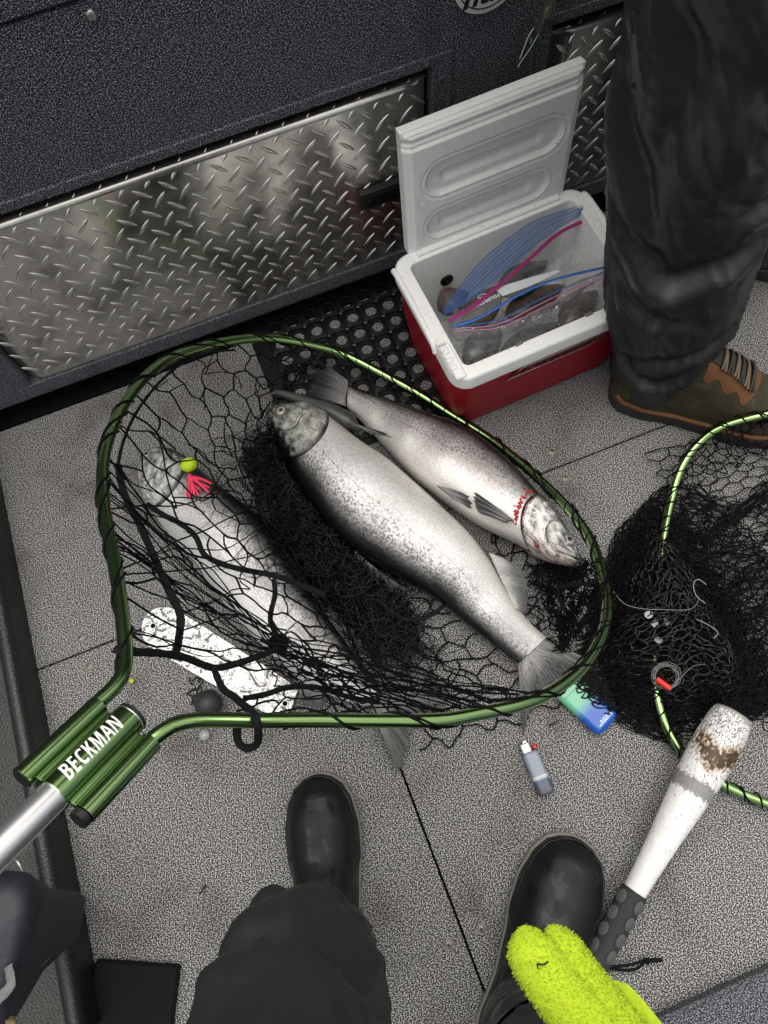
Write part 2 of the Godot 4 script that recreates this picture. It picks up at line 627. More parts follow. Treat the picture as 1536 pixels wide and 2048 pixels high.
func mat_and_rails() -> void:
	# perforated rubber mat
	var px := 0.0352
	var pz := 0.0362
	var mb := MB.new()
	var R := 0.0106
	var r := 0.0038
	var H := 0.0045
	var n := 32
	for i in range(0, 18):
		for j in range(0, 9):
			var cx := 0.034 + i * px
			var cz := -0.8555 + j * pz
			var rings := []
			for lv in 7:
				var row := []
				for k in n:
					var a := TAU * (k + 0.5) / n
					var d := Vector2(cos(a), sin(a))
					var ro := minf(px / 2 / maxf(1e-5, absf(d.x)), pz / 2 / maxf(1e-5, absf(d.y)))
					# quarter holes at the corners of the cell
					var corner := Vector2(signf(d.x) * px / 2, signf(d.y) * pz / 2)
					var bq := d.dot(corner)
					var disc := bq * bq - corner.length_squared() + r * r
					var at_hole := disc > 0 and bq - sqrt(disc) < ro
					if at_hole: ro = bq - sqrt(disc)
					var rr: float = [ro, ro, R + 0.0040, R + 0.0032, R + 0.0012, R, R][lv]
					var y: float = [0.0005 if at_hole else H, H, H, H + 0.0010, H + 0.0009, H - 0.0003, 0.0005][lv]
					row.append(Vector3(cx + d.x * rr, y, cz + d.y * rr))
				rings.append(row)
			mb.grid(rings, null, true)
	# solid border along the left and the front
	mb.box(Vector3(0.0005, 0.0025, -0.710), Vector3(0.031, 0.0042, 0.328), 0.002)
	mb.box(Vector3(0.33, 0.0025, -0.5405), Vector3(0.69, 0.0042, 0.014), 0.002)
	var o := part("rubber_mat", mb, M.rubber)
	tag(o, "black rubber drainage mat full of round holes beside the red cooler", "mat")
	# step box on the left
	var st := thing("step_box", "low black coated step box with a rounded edge left of the net", "step", Vector3(-0.52, 0, -0.3))
	st.rotation.y = -0.028
	var sb := MB.new()
	var prof := [[0.0, -0.012], [0.0, 0.052], [-0.002, 0.060], [-0.007, 0.066], [-0.014, 0.067], [-0.022, 0.063], [-0.030, 0.052], [-0.4, 0.048], [-0.4, -0.012]]
	var rows := []
	for z in [-0.53, 0.43]:
		var row := []
		for e in prof: row.append(Vector3(e[0], e[1], z))
		rows.append(row)
	var fine := []
	for i in 21:
		var row := []
		for k in prof.size(): row.append(rows[0][k].lerp(rows[1][k], i / 20.0))
		fine.append(row)
	sb.grid(fine)
	sb.cap(rows[1])
	var sm := mat(lin(0.007, 0.008, 0.008), 0.42)
	sm.normal_enabled = true
	sm.normal_texture = ntex(0.12, [], 512, FastNoiseLite.TYPE_SIMPLEX_SMOOTH, 3, 51, 5.0)
	sm.normal_scale = 0.4
	sm.uv1_triplanar = true
	sm.uv1_scale = Vector3(4, 4, 4)
	M.step = sm
	part("step_shell", sb, sm, st)
	# flap at the end of the step
	var fp := MB.new()
	fp.box(Vector3(0, 0, 0), Vector3(0.12, 0.012, 0.105), 0.003, Basis(Vector3.UP, -0.42))
	var f := part("rubber_flap", fp, M.web)
	f.position = Vector3(-0.490, 0.0072, 0.128)
	tag(f, "black rubber flap on the deck by the step end", "flap")
	# ledge lower right
	var lg := MB.new()
	lg.box(Vector3(0.80, 0.014, 0.695), Vector3(1.30, 0.030, 0.62), 0.006)
	var le := part("seat_ledge", lg, M.coat)
	tag(le, "dark grey coated seat ledge in the corner beyond the bat handle", "ledge")

# ---------- cooler
func cooler() -> void:
	var C := thing("cooler", "small red cooler with white rim and its white lid open", "cooler", Vector3(0.408, 0, -0.613))
	C.rotation.y = 0.045
	var zf := 0.122   # half depth at the rim
	var xf := 0.166
	var yo := 0.0055  # it stands on the mat
	var mb := MB.new()
	var rows := []
	for q in [[-0.022, 0.0, 0.03], [-0.018, 0.0, 0.03], [-0.015, 0.004, 0.03], [-0.006, 0.10, 0.03], [-0.003, 0.168, 0.028], [-0.003, 0.172, 0.028]]:
		rows.append(_shift(rrect(xf + q[0], zf + q[0] * 1.25, q[2], yo + q[1]), 0))
	mb.grid(rows, null, true)
	mb.cap(rows[0], true)
	part("body", mb, M.red, C)
	var li := MB.new()
	rows = []
	for q in [[-0.004, 0.1655, 0.028], [0.0015, 0.166, 0.029], [0.002, 0.168, 0.029], [0.001, 0.190, 0.028], [-0.001, 0.1935, 0.027], [-0.004, 0.195, 0.026], [-0.020, 0.195, 0.012], [-0.0215, 0.1945, 0.011], [-0.0225, 0.192, 0.010], [-0.025, 0.15, 0.012], [-0.032, 0.03, 0.014], [-0.036, 0.022, 0.012]]:
		rows.append(rrect(xf + q[0], zf + q[0], q[2], yo + q[1]))
	li.grid(rows, null, true)
	li.cap(rows[rows.size() - 1], false)
	part("liner", li, M.white, C)
	# hinge rail along the back, raised lip blocks of the front
	var hb := MB.new()
	hb.box(Vector3(0.0, yo + 0.1965, -zf + 0.010), Vector3(0.25, 0.008, 0.012), 0.002)
	part("hinge_rail", hb, M.white, C)
	for s in [-1, 1]:
		var ln := MB.new()
		ln.box(Vector3(s * (xf - 0.0095), yo + 0.1955, 0.085), Vector3(0.017, 0.005, 0.062), 0.0018)
		part("corner_land", ln, M.white, C)
	for x in [-0.055, 0.062]:
		var nt := MB.new()
		nt.box(Vector3(x, yo + 0.191, zf - 0.022), Vector3(0.013, 0.012, 0.006), 0.0012, Basis(Vector3.UP, 0.1))
		part("catch_notch", nt, M.void_grey if M.has("void_grey") else _vg(), C)
	# swing handle folded down along both sides
	for s in [-1, 1]:
		var hd := MB.new()
		var pth := []
		for e in [[-0.105, 0.188], [-0.09, 0.1925], [-0.03, 0.193], [0.03, 0.190], [0.044, 0.184], [0.049, 0.176]]:
			pth.append(Vector3(s * (xf + 0.0015), yo + e[1], e[0]))
		pth = smooth(pth, 24)
		hd.tube(pth, 0.0050, 10, true)
		part("handle_arm", hd, M.white, C)
	# raised maker's word on the left of the rim
	var im := StandardMaterial3D.new()
	im.albedo_color = lin(0.66, 0.66, 0.65)
	im.roughness = 0.5
	letters("rim_letters", "IGLOO", 0.0125, C, Transform3D(Basis(Vector3.UP, -PI / 2), Vector3(-xf + 0.0058, yo + 0.1982, 0.075)), im, 0.0008, true)
	# slanted badge on the front
	var bd := MB.new()
	var bz := zf - 0.0105
	var bb := Basis(Vector3(1, 0, 0), 0.115)
	var fo := [Vector2(-0.084, -0.0125), Vector2(0.062, -0.0125), Vector2(0.088, 0.0125), Vector2(-0.060, 0.0125)]
	var ring := []
	for p in fo: ring.append(bb * Vector3(p.x, p.y, 0))
	ring.append(ring[0])
	ring.append(ring[1])
	bd.tube(ring, 0.0009, 5)
	var bo := part("badge_outline", bd, mat(lin(0.42, 0.33, 0.33), 0.3, 0.7), C)
	bo.position = Vector3(0.005, yo + 0.142, zf - 0.0035)
	var dark := mat(lin(0.05, 0.006, 0.008), 0.5)
	letters("badge_letters", "LEGEND", 0.021, C, Transform3D(bb * Basis(Vector3(1.45, 0, 0), Vector3(0.55, 1, 0), Vector3(0, 0, 1)), Vector3(0.005, yo + 0.142, zf - 0.0036)), dark, 0.001, true)
	# drain plug in the back wall
	var dp := MB.new()
	var dr := []
	for q in [[0.0115, 0.0], [0.0115, 0.003], [0.008, 0.004], [0.006, 0.002], [0.0045, 0.002], [0.004, 0.005], [0.0001, 0.006]]:
		var row := []
		for k in 18: row.append(Vector3(cos(TAU * k / 18) * q[0], sin(TAU * k / 18) * q[0], q[1]))
		dr.append(row)
	dp.grid(dr, null, true)
	var d := part("drain_plug", dp, M.rubber, C)
	d.position = Vector3(-0.079, yo + 0.125, -zf + 0.0265)
	# lid: a slab with stadium shaped hollows moulded in its inner face
	var L := MB.new()
	var nx := 132
	var ny := 112
	var W := 0.272
	var Hh := 0.224
	rows = []
	for j in ny + 1:
		var row := []
		for i in nx + 1:
			var x := W * (float(i) / nx - 0.5)
			var y := Hh * (1 - float(j) / ny)
			row.append(Vector3(x, y, _lid_depth(x, y, W, Hh)))
		rows.append(row)
	L.grid(rows)
	var e1 := []
	var e2 := []
	var e3 := []
	for i in nx + 1: e1.append(rows[0][i])
	for j in range(1, ny + 1): e1.append(rows[j][nx])
	for i in range(nx - 1, -1, -1): e1.append(rows[ny][i])
	for j in range(ny - 1, 0, -1): e1.append(rows[j][0])
	for p in e1:
		e2.append(Vector3(p.x * 1.008, p.y + (0.002 if p.y > 0.1 else 0.0), -0.010))
		e3.append(Vector3(p.x * 1.004, p.y, -0.024))
	L.grid([e1, e2, e3], null, true)
	L.cap(e3)
	var lid := part("lid", L, M.white, C)
	lid.transform = Transform3D(Basis(Vector3(1, 0, 0), -0.055), Vector3(0.002, yo + 0.190, -zf + 0.008))
	# small moulded marks on the lid
	for q in [[0.106, 0.118], [-0.112, 0.098]]:
		var tr := MB.new()
		var rr := []
		for k in 15: rr.append(Vector3(cos(TAU * k / 14) * 0.0035, sin(TAU * k / 14) * 0.0035, 0))
		tr.tube(rr, 0.0005, 5)
		var o := part("mould_mark", tr, M.white, C)
		o.transform = lid.transform * Transform3D(Basis(), Vector3(q[0], q[1], 0.0005))
	# ---- what is in it: two zip bags with bait
	zip_bags()

func _vg() -> StandardMaterial3D:
	M.void_grey = mat(lin(0.12, 0.12, 0.12), 0.7)
	return M.void_grey

func _shift(a: Array, _n: int) -> Array:
	return a

func _stadium(x: float, y: float, cx: float, cy: float, hx: float, r: float) -> float:
	return Vector2(maxf(0.0, absf(x - cx) - hx), y - cy).length() - r

func _lid_depth(x: float, y: float, W: float, Hh: float) -> float:
	var z := 0.0
	# stepped rim towards the free edge and along the sides
	var e := minf(minf(W / 2 - absf(x), Hh - y), y + 0.004)
	z -= 0.004 * (1 - smoothstep(0.0015, 0.0045, e)) + 0.003 * (1 - smoothstep(0.0075, 0.010, e))
	var top := Hh - y
	if top < 0.04:
		z -= 0.0028 * (1 - smoothstep(0.024, 0.0265, top))
		z -= 0.003 * (smoothstep(0.011, 0.0125, top) - smoothstep(0.0165, 0.018, top))
	for q in [[0.004, 0.134, 0.080, 0.0375], [-0.002, 0.047, 0.077, 0.0345]]:
		var s := _stadium(x, y, q[0], q[1], q[2], q[3])
		z -= 0.0018 * (1 - smoothstep(-0.0022, 0.0004, s))
		z += 0.0016 * (smoothstep(-0.0085, -0.0065, s) - smoothstep(-0.0050, -0.0030, s))
		z -= 0.0055 * (1 - smoothstep(-0.013, -0.0065, s))
		var s2 := _stadium(x, y, q[0] - 0.003, q[1] - 0.002, q[2] - 0.008, 0.0115)
		z -= 0.0065 * (1 - smoothstep(-0.0085, 0.001, s2))
	return z

# lettering as flat solid text; centred on the transform
func letters(called: String, text: String, height: float, parent: Node3D, at: Transform3D, m: Material, depth := 0.001, bold := false) -> MeshInstance3D:
	var t := TextMesh.new()
	var f := SystemFont.new()
	f.font_names = PackedStringArray(["Droid Sans"])
	f.font_weight = 700 if bold else 400
	t.font = f
	t.text = text
	t.font_size = 32
	t.pixel_size = height / 32.0 * 1.35
	t.depth = depth
	t.curve_step = 2.0
	var o := part(called, t, m, parent)
	# rim letters lie flat on top, others stand
	if called == "rim_letters": at.basis = at.basis * Basis(Vector3(1, 0, 0), -PI / 2)
	o.transform = at
	return o

func sheet(mb: MB, a: Array, b: Array, n := 28, m := 5, rip := 0.0, sd := 0.0) -> void:
	var A := smooth(a, n)
	var B := smooth(b, n)
	var rows := []
	for i in n:
		var row := []
		for j in m:
			var p: Vector3 = A[i].lerp(B[i], float(j) / (m - 1))
			p.y += rip * noise.get_noise_3d(i * 0.35 + sd, j * 0.9, sd)
			row.append(p)
		rows.append(row)
	mb.grid(rows)

func zip_bags() -> void:
	var clear := mat(Color(0.93, 0.94, 0.96, 0.16), 0.10)
	clear.normal_enabled = true
	clear.normal_texture = ntex(0.012, [], 512, FastNoiseLite.TYPE_SIMPLEX_SMOOTH, 4, 55, 14.0)
	clear.normal_scale = 1.6
	clear.uv1_scale = Vector3(2, 1, 1)
	clear.transparency = BaseMaterial3D.TRANSPARENCY_ALPHA
	var milky := mat(Color(0.85, 0.86, 0.88, 0.14), 0.14)
	milky.normal_enabled = true
	milky.normal_texture = clear.normal_texture
	milky.normal_scale = 1.6
	milky.transparency = BaseMaterial3D.TRANSPARENCY_ALPHA
	var blue := mat(lin(0.045, 0.16, 0.42), 0.3)
	blue.transparency = BaseMaterial3D.TRANSPARENCY_ALPHA
	blue.albedo_color.a = 0.42
	var bdark := mat(lin(0.02, 0.09, 0.32), 0.3)
	var pinkm := mat(lin(0.36, 0.03, 0.19), 0.3)
	var pink2 := mat(lin(0.55, 0.22, 0.38), 0.3)
	var b1 := thing("zip_bag", "open clear zip bag with wide blue band and dark pink seal", "plastic bag")
	var b1top := [Vector3(0.276, 0.199, -0.609), Vector3(0.301, 0.205, -0.626), Vector3(0.365, 0.21, -0.664), Vector3(0.448, 0.211, -0.693), Vector3(0.501, 0.21, -0.699), Vector3(0.552, 0.207, -0.695)]
	var b1low := [Vector3(0.280, 0.188, -0.606), Vector3(0.345, 0.191, -0.620), Vector3(0.428, 0.193, -0.652), Vector3(0.501, 0.193, -0.678), Vector3(0.553, 0.192, -0.690)]
	var pk := [Vector3(0.281, 0.185, -0.599), Vector3(0.341, 0.186, -0.613), Vector3(0.433, 0.186, -0.649), Vector3(0.499, 0.186, -0.677), Vector3(0.549, 0.186, -0.685)]
	var mb := MB.new()
	sheet(mb, b1top, b1low, 40, 8, 0.004, 1.0)
	part("blue_band", mb, blue, b1)
	var T1 := smooth(b1top, 40)
	var T2 := smooth(b1low, 40)
	for k in 7:
		var ln := MB.new()
		var pth := []
		for i in 40:
			var p: Vector3 = T1[i].lerp(T2[i], (k + 0.3) / 7.0)
			p.y += 0.0012 + 0.004 * noise.get_noise_3d(i * 0.35 + 1.0, (k + 0.3) * 0.9, 1.0)
			pth.append(p)
		ln.tube(pth, 0.00055, 4)
		part("band_ridge", ln, bdark if k % 2 == 0 else blue, b1)
	for k in 3:
		var ln := MB.new()
		var pth := []
		for p in smooth(pk, 30): pth.append(p + Vector3(0, 0.0005, 0.0022 * k))
		ln.tube(pth, 0.0010, 5)
		part("pink_seal", ln, pinkm, b1)
	mb = MB.new()
	var flo := []
	for p in b1low: flo.append(p + Vector3(0, -0.11, 0.015))
	sheet(mb, pk, flo, 60, 16, 0.014, 4.0)
	sheet(mb, [Vector3(0.286, 0.186, -0.606), Vector3(0.345, 0.12, -0.655), Vector3(0.44, 0.10, -0.67), Vector3(0.54, 0.16, -0.665)], [Vector3(0.285, 0.13, -0.58), Vector3(0.35, 0.09, -0.60), Vector3(0.44, 0.08, -0.61), Vector3(0.54, 0.10, -0.60)], 60, 16, 0.026, 9.0)
	part("film", mb, clear, b1)
	var b2 := thing("zip_bag", "clear zip bag with narrow blue seal and white fold and fill print", "plastic bag")
	var p2 := [Vector3(0.283, 0.187, -0.585), Vector3(0.328, 0.187, -0.584), Vector3(0.401, 0.188, -0.597), Vector3(0.462, 0.190, -0.598), Vector3(0.545, 0.190, -0.587)]
	var l2 := [Vector3(0.282, 0.182, -0.580), Vector3(0.350, 0.182, -0.557), Vector3(0.420, 0.182, -0.563), Vector3(0.491, 0.184, -0.571), Vector3(0.549, 0.184, -0.576)]
	for k in 2:
		var ln := MB.new()
		var pth := []
		for p in smooth(p2, 36): pth.append(p + Vector3(0, 0.001, 0.002 * k))
		ln.tube(pth, 0.0012, 5)
		part("blue_seal", ln, bdark if k == 0 else mat(lin(0.06, 0.22, 0.6), 0.3), b2)
	for k in 3:
		var ln := MB.new()
		var pth := []
		for p in smooth(l2, 36): pth.append(p + Vector3(0, 0.001, -0.0035 * k - 0.004 * k * sin(PI * clampf((p.x - 0.28) / 0.26, 0, 1))))
		ln.tube(pth, [0.0008, 0.0009, 0.0016][k], 5)
		part("lip_seal", ln, [pink2, pink2, blue][k], b2)
	mb = MB.new()
	var lo := []
	for p in p2: lo.append(p + Vector3(0, -0.02, -0.032))
	sheet(mb, p2, lo, 36, 6, 0.004, 2.0)
	var lo2 := []
	for p in l2: lo2.append(Vector3(p.x, 0.08, p.z + 0.05 - 0.02))
	sheet(mb, l2, lo2, 56, 16, 0.020, 6.0)
	sheet(mb, [Vector3(0.29, 0.182, -0.585), Vector3(0.36, 0.12, -0.585), Vector3(0.47, 0.11, -0.59), Vector3(0.54, 0.18, -0.59)], l2, 56, 14, 0.020, 12.0)
	part("film", mb, milky, b2)
	mb = MB.new()
	sheet(mb, [Vector3(0.371, 0.1810, -0.626), Vector3(0.427, 0.182, -0.622), Vector3(0.475, 0.183, -0.617)], [Vector3(0.376, 0.1845, -0.606), Vector3(0.427, 0.185, -0.606), Vector3(0.475, 0.185, -0.611)], 16, 4)
	part("write_on_strip", mb, mat(lin(0.62, 0.66, 0.70), 0.4), b2)
	var t := letters("print", "FOLD&FILL", 0.0062, b2, Transform3D(Basis(Vector3.UP, PI + 0.12) * Basis(Vector3(1, 0, 0), -PI / 2), Vector3(0.351, 0.1835, -0.609)), mat(lin(0.75, 0.77, 0.8), 0.4), 0.0004, true)
	var bx := MB.new()
	for o in [[0.0, 0.016, 0.0, 0.007], [0.003, 0.012, 0.001, 0.004]]:
		var rr := []
		for k in 17: rr.append(Vector3(0.347 + cos(TAU * k / 16) * o[1] * 0.5, 0.1836, -0.6195 + sin(TAU * k / 16) * o[3] * 0.5))
		bx.tube(rr, 0.0004, 4)
	part("print_box", bx, mat(lin(0.75, 0.77, 0.8), 0.4), b2)
	# bait: dull fish bodies and roe in brine at the bottom
	var k := 0
	for q in [[0.335, 0.125, -0.572, 0.052, 0.5, 0], [0.45, 0.11, -0.622, 0.062, 0.2, 1], [0.40, 0.125, -0.545, 0.062, 0.25, 0], [0.505, 0.12, -0.575, 0.05, 0.5, 1], [0.36, 0.135, -0.630, 0.05, 0.45, 1], [0.44, 0.135, -0.655, 0.06, 0.35, 0], [0.475, 0.115, -0.535, 0.052, 0.1, 0], [0.325, 0.11, -0.675, 0.03, 0.1, 1]]:
		var bm := MB.new()
		var rows := []
		for i in 13:
			var s := i / 12.0
			var r := 0.026 * sin(PI * pow(s, 0.8)) + 0.001
			var row := []
			for a in 14: row.append(Vector3((s - 0.5) * 2 * q[3], sin(TAU * a / 14) * r * 0.7 + 0.002 * noise.get_noise_2d(s * 6 + k, a), cos(TAU * a / 14) * r))
			rows.append(row)
		bm.grid(rows, null, true)
		var m := mat(lin(0.13, 0.10, 0.08) if q[5] == 1 else lin(0.13, 0.13, 0.13), 0.3, 0.0)
		m.albedo_texture = bait_tex()
		m.uv1_scale = Vector3(3, 1, 1)
		var o := part("bait_fish", bm, m)
		o.position = Vector3(q[0], q[1], q[2])
		o.rotation = Vector3(rng.randf_range(-0.3, 0.3), q[4], rng.randf_range(-0.2, 0.2))
		tag(o, ["brownish bait piece", "grey bait fish"][1 - int(q[5])] + [" under the narrow blue seal at left", " beside the printed strip", " at the front wall of the cooler", " at the right end of the cooler", " behind the white print", " under the pink seal", " in the front right of the cooler", " below the drain plug"][k] , "bait", "bait in the cooler")
		k += 1

var _bt: NoiseTexture2D
func bait_tex() -> NoiseTexture2D:
	if _bt == null: _bt = ntex(0.03, [[0.0, grey(0.25)], [0.5, grey(0.8)], [1.0, grey(1.6)]], 256, FastNoiseLite.TYPE_SIMPLEX_SMOOTH, 4, 61)
	return _bt

# ---------- salmon
func fish_body_maps(sd: int, back: Color, mid: Color, belly: Color, edge: float, spots: float, sheen: Color, nu: int, nv: int, blood: Array) -> Array:
	var W := 1280
	var H := 320
	var d := PackedByteArray()
	d.resize(W * H * 3)
	var hm := PackedByteArray()
	hm.resize(W * H)
	var n1 := FastNoiseLite.new()
	n1.seed = sd
	n1.frequency = 1.0
	n1.noise_type = FastNoiseLite.TYPE_SIMPLEX
	var nz := PackedFloat32Array()
	# coarse noise on a small lattice, read back with no filtering
	for y in H:
		var v := float(y) / H
		var fy := v * nv
		var row := floori(fy)
		var ry := fy - row
		var big := n1.get_noise_2d(v * 9.0, 3.0)
		for x in W:
			var u := float(x) / W
			var fx := u * nu + (0.5 if row % 2 == 1 else 0.0)
			var cx := floori(fx)
			var rx := fx - cx
			# scale profile: bright near its free edge, dark in the overlap
			var sx := rx - 0.5
			var sy := ry - 0.5
			var dd := sqrt(sx * sx + sy * sy * 0.9)
			var sc := clampf(1.25 - dd * 1.9, 0.0, 1.0)
			var hsh := (cx * 374761393 + row * 668265263 + sd * 97) & 0xffffffff
			hsh = ((hsh ^ (hsh >> 13)) * 1274126177) & 0xffffffff
			hsh = hsh ^ (hsh >> 16)
			var h1 := float(hsh & 1023) / 1023.0
			var h2 := float((hsh >> 12) & 1023) / 1023.0
			var e := edge + 0.05 * n1.get_noise_2d(u * 5.0, v * 2.0) + 0.02 * n1.get_noise_2d(u * 40.0, v * 20.0)
			var t1 := smoothstep(e * 0.42, e * 1.08, v)
			var t2 := smoothstep(e * 1.3, 0.80, v)
			var c := back.lerp(mid, t1).lerp(belly, t2)
			c = c.lerp(sheen, 0.55 * exp(-pow((v - e * 1.05) / 0.11, 2.0)) * clampf(0.5 + n1.get_noise_2d(u * 3.0 + 9.0, v) * 0.9, 0, 1))
			var contrast := lerpf(0.88, 0.42, smoothstep(0.3, 0.75, v))
			var k := (1 - contrast) + contrast * sc * lerpf(0.55, 1.35, h1)
			# dark freckles over the back
			if h2 > 1.0 - spots * (1.0 - smoothstep(e * 0.75, e * 1.20, v)) * (0.6 + 1.4 * maxf(0.0, n1.get_noise_2d(u * 30.0, v * 11.0))): k *= 0.46
			# lateral line
			k *= 1.0 - 0.35 * exp(-pow((v - 0.47 - 0.03 * u) / 0.004, 2.0))
			for b in blood:
				var bd: float = Vector2((u - b[0]) * 4.0, v - b[1]).length() + 0.05 * n1.get_noise_2d(u * 60, v * 16)
				if bd < b[2]: c = c.lerp(Color(0.33, 0.03, 0.02), 0.75 * smoothstep(b[2], b[2] * 0.4, bd))
			var o := (y * W + x) * 3
			d[o] = clampi(int(pow(clampf(c.r * k, 0, 1), 0.4545) * 255), 0, 255)
			d[o + 1] = clampi(int(pow(clampf(c.g * k, 0, 1), 0.4545) * 255), 0, 255)
			d[o + 2] = clampi(int(pow(clampf(c.b * k, 0, 1), 0.4545) * 255), 0, 255)
			hm[y * W + x] = int(clampf(sc * 0.8 + h1 * 0.2, 0, 1) * 255)
	var im := Image.create_from_data(W, H, false, Image.FORMAT_RGB8, d)
	var hi := Image.create_from_data(W, H, false, Image.FORMAT_L8, hm)
	hi.convert(Image.FORMAT_RGBA8)
	hi.bump_map_to_normal_map(1.6)
	return [ImageTexture.create_from_image(im), ImageTexture.create_from_image(hi)]

func _seg(p: Vector2, a: Vector2, b: Vector2) -> float:
	var t := clampf((p - a).dot(b - a) / (b - a).length_squared(), 0, 1)
	return (p - a - (b - a) * t).length()

# head skin: u runs from the snout (0) to the gill edge (1), v from back (0) to throat (1)
func fish_head_map(sd: int, dark: Color, mid: Color, pale: Color, mouth: Array, maxilla: Array, eye: Vector2, blood: bool) -> Array:
	var W := 512
	var H := 384
	var im := Image.create(W, H, false, Image.FORMAT_RGB8)
	var hi := Image.create(W, H, false, Image.FORMAT_RGBA8)
	var n1 := FastNoiseLite.new()
	n1.seed = sd
	n1.frequency = 1.0
	n1.fractal_type = FastNoiseLite.FRACTAL_FBM
	n1.fractal_octaves = 4
	for y in H:
		var v := float(y) / H
		for x in W:
			var u := float(x) / W
			var p := Vector2(u, v)
			var nn := n1.get_noise_2d(u * 7, v * 7)
			var fine := 0.6 * n1.get_noise_2d(u * 38 + 5, v * 26) + 0.7 * n1.get_noise_2d(u * 16 + v * 10, v * 34 - u * 22)
			var t := smoothstep(0.16, 0.36, v + nn * 0.12 + (0.10 - u * 0.10)) * smoothstep(0.06, 0.40, u + nn * 0.10)
			var c := dark.lerp(mid, t).lerp(pale, smoothstep(0.55, 0.95, v + nn * 0.1) * smoothstep(0.1, 0.4, u))
			var k := 0.80 + 0.95 * nn + 0.40 * fine
			# silvery cheek
			k *= 1.0 + 0.40 * smoothstep(0.42, 0.6, u) * (1 - smoothstep(0.70, 0.9, v)) * smoothstep(0.25, 0.4, v)
			var hgt := 0.55 + 0.10 * nn + 0.10 * fine
			# preopercle: a curved ridge and a few branching creases behind it
			var arc := absf(Vector2((u - 0.30 + 0.02 * nn) / 0.36, (v - 0.48 + 0.05 * nn) / 0.34).length() - 1.0)
			if u > 0.48 + 0.1 * nn:
				k *= 1 - (0.35 + 0.5 * clampf(0.5 + fine * 1.5, 0, 1)) * exp(-pow(arc / 0.028, 2))
				hgt -= 0.4 * exp(-pow(arc / 0.03, 2))
				hgt += 0.2 * exp(-pow((arc - 0.06) / 0.04, 2))
			var ang := atan2(v - 0.42, u - 0.42)
			if u > 0.66 and u < 0.97:
				var ry := absf(sin(ang * 9 + nn * 3))
				k *= 1 - 0.45 * exp(-pow(ry / 0.14, 2)) * smoothstep(0.68, 0.76, u)
				hgt -= 0.12 * exp(-pow(ry / 0.15, 2))
			# gill rays under the cheek
			if v > 0.70 and u > 0.45:
				var st := absf(sin((v + (u - 0.7) * 0.25) * 58))
				k *= 1 - 0.45 * exp(-pow(st / 0.3, 2))
				hgt -= 0.25 * exp(-pow(st / 0.3, 2))
			# dark edge of the gill cover
			k *= 1 - 0.88 * smoothstep(0.915, 0.965, u)
			# ring round the eye
			var ed := Vector2((u - eye.x) * 1.05, v - eye.y).length()
			k *= 1 - 0.55 * exp(-pow((ed - 0.085) / 0.022, 2))
			hgt -= 0.3 * exp(-pow((ed - 0.085) / 0.022, 2))
			for i in mouth.size() - 1:
				var md := _seg(p, mouth[i], mouth[i + 1])
				if md < 0.06:
					k *= 1 - 0.93 * exp(-pow(md / 0.013, 2))
					hgt -= 0.6 * exp(-pow(md / 0.018, 2))
			for i in maxilla.size() - 1:
				var md := _seg(p, maxilla[i], maxilla[i + 1])
				if md < 0.09:
					k = lerpf(k, 1.15, 0.7 * smoothstep(0.045, 0.03, md))
					k *= 1 - 0.6 * exp(-pow((md - 0.046) / 0.009, 2))
					hgt += 0.25 * smoothstep(0.05, 0.03, md)
			if v < 0.4 and n1.get_noise_2d(u * 60 + 40, v * 44) > 0.42: k *= 0.3
			if blood:
				var bl := minf(_seg(p, Vector2(0.99, 0.36), Vector2(0.985, 0.8)), Vector2(u - 0.78, v - 0.82).length())
				bl += 0.06 * fine
				if bl < 0.035: c = c.lerp(Color(0.45, 0.02, 0.02), 0.85)
			im.set_pixel(x, y, lin(clampf(c.r * k, 0.004, 1), clampf(c.g * k, 0.004, 1), clampf(c.b * k, 0.004, 1)))
			var g := clampf(hgt, 0, 1)
			hi.set_pixel(x, y, Color(g, g, g))
	hi.bump_map_to_normal_map(5.0)
	return [ImageTexture.create_from_image(im), ImageTexture.create_from_image(hi)]

func fish_point(f: Dictionary, t: float, a: float, grow := 0.0) -> Vector3:
	var n: int = f.b.size()
	var x := clampf(t, 0, 1) * (n - 1)
	var i := mini(int(x), n - 2)
	var fr := x - i
	var b: Vector2 = f.b[i].lerp(f.b[i + 1], fr)
	var v: Vector2 = f.v[i].lerp(f.v[i + 1], fr)
	var T: float = f.thick * table(t, f.prof)
	var y0: float = f.base + lerpf(T, f.thick, 0.45 * (1.0 - t * t * 0.6))
	var w := cos(a)
	var h := sin(a)
	var hh := signf(h) * pow(absf(h), 0.88)
	var half := (b - v) * 0.5
	var len := half.length()
	var dirv := half / maxf(1e-6, len)
	var p := (b + v) * 0.5 + dirv * (len + grow) * w
	return Vector3(p.x, maxf(0.0025, y0 + (T + grow) * hh), p.y)

func fish_top(x: float, z: float, which := -1) -> float:
	var best := 0.0
	var q := Vector2(x, z)
	for fi in fishes.size():
		if which >= 0 and fi != which: continue
		var f: Dictionary = fishes[fi]
		var n: int = f.b.size()
		var bd := 1e9
		var by := 0.0
		for i in n:
			var b: Vector2 = f.b[i]
			var v: Vector2 = f.v[i]
			var half := (b - v) * 0.5
			var L := maxf(1e-5, half.length())
			var d := q - (b + v) * 0.5
			var w := d.dot(half / L)
			var off := (d - half / L * w).length()
			if off < bd and absf(w) < L:
				bd = off
				var t := float(i) / (n - 1)
				var T: float = f.thick * table(t, f.prof)
				by = f.base + lerpf(T, f.thick, 0.45 * (1.0 - t * t * 0.6)) + T * pow(sqrt(1 - w * w / L / L), 0.88)
		if bd < 0.02: best = maxf(best, by)
	return best

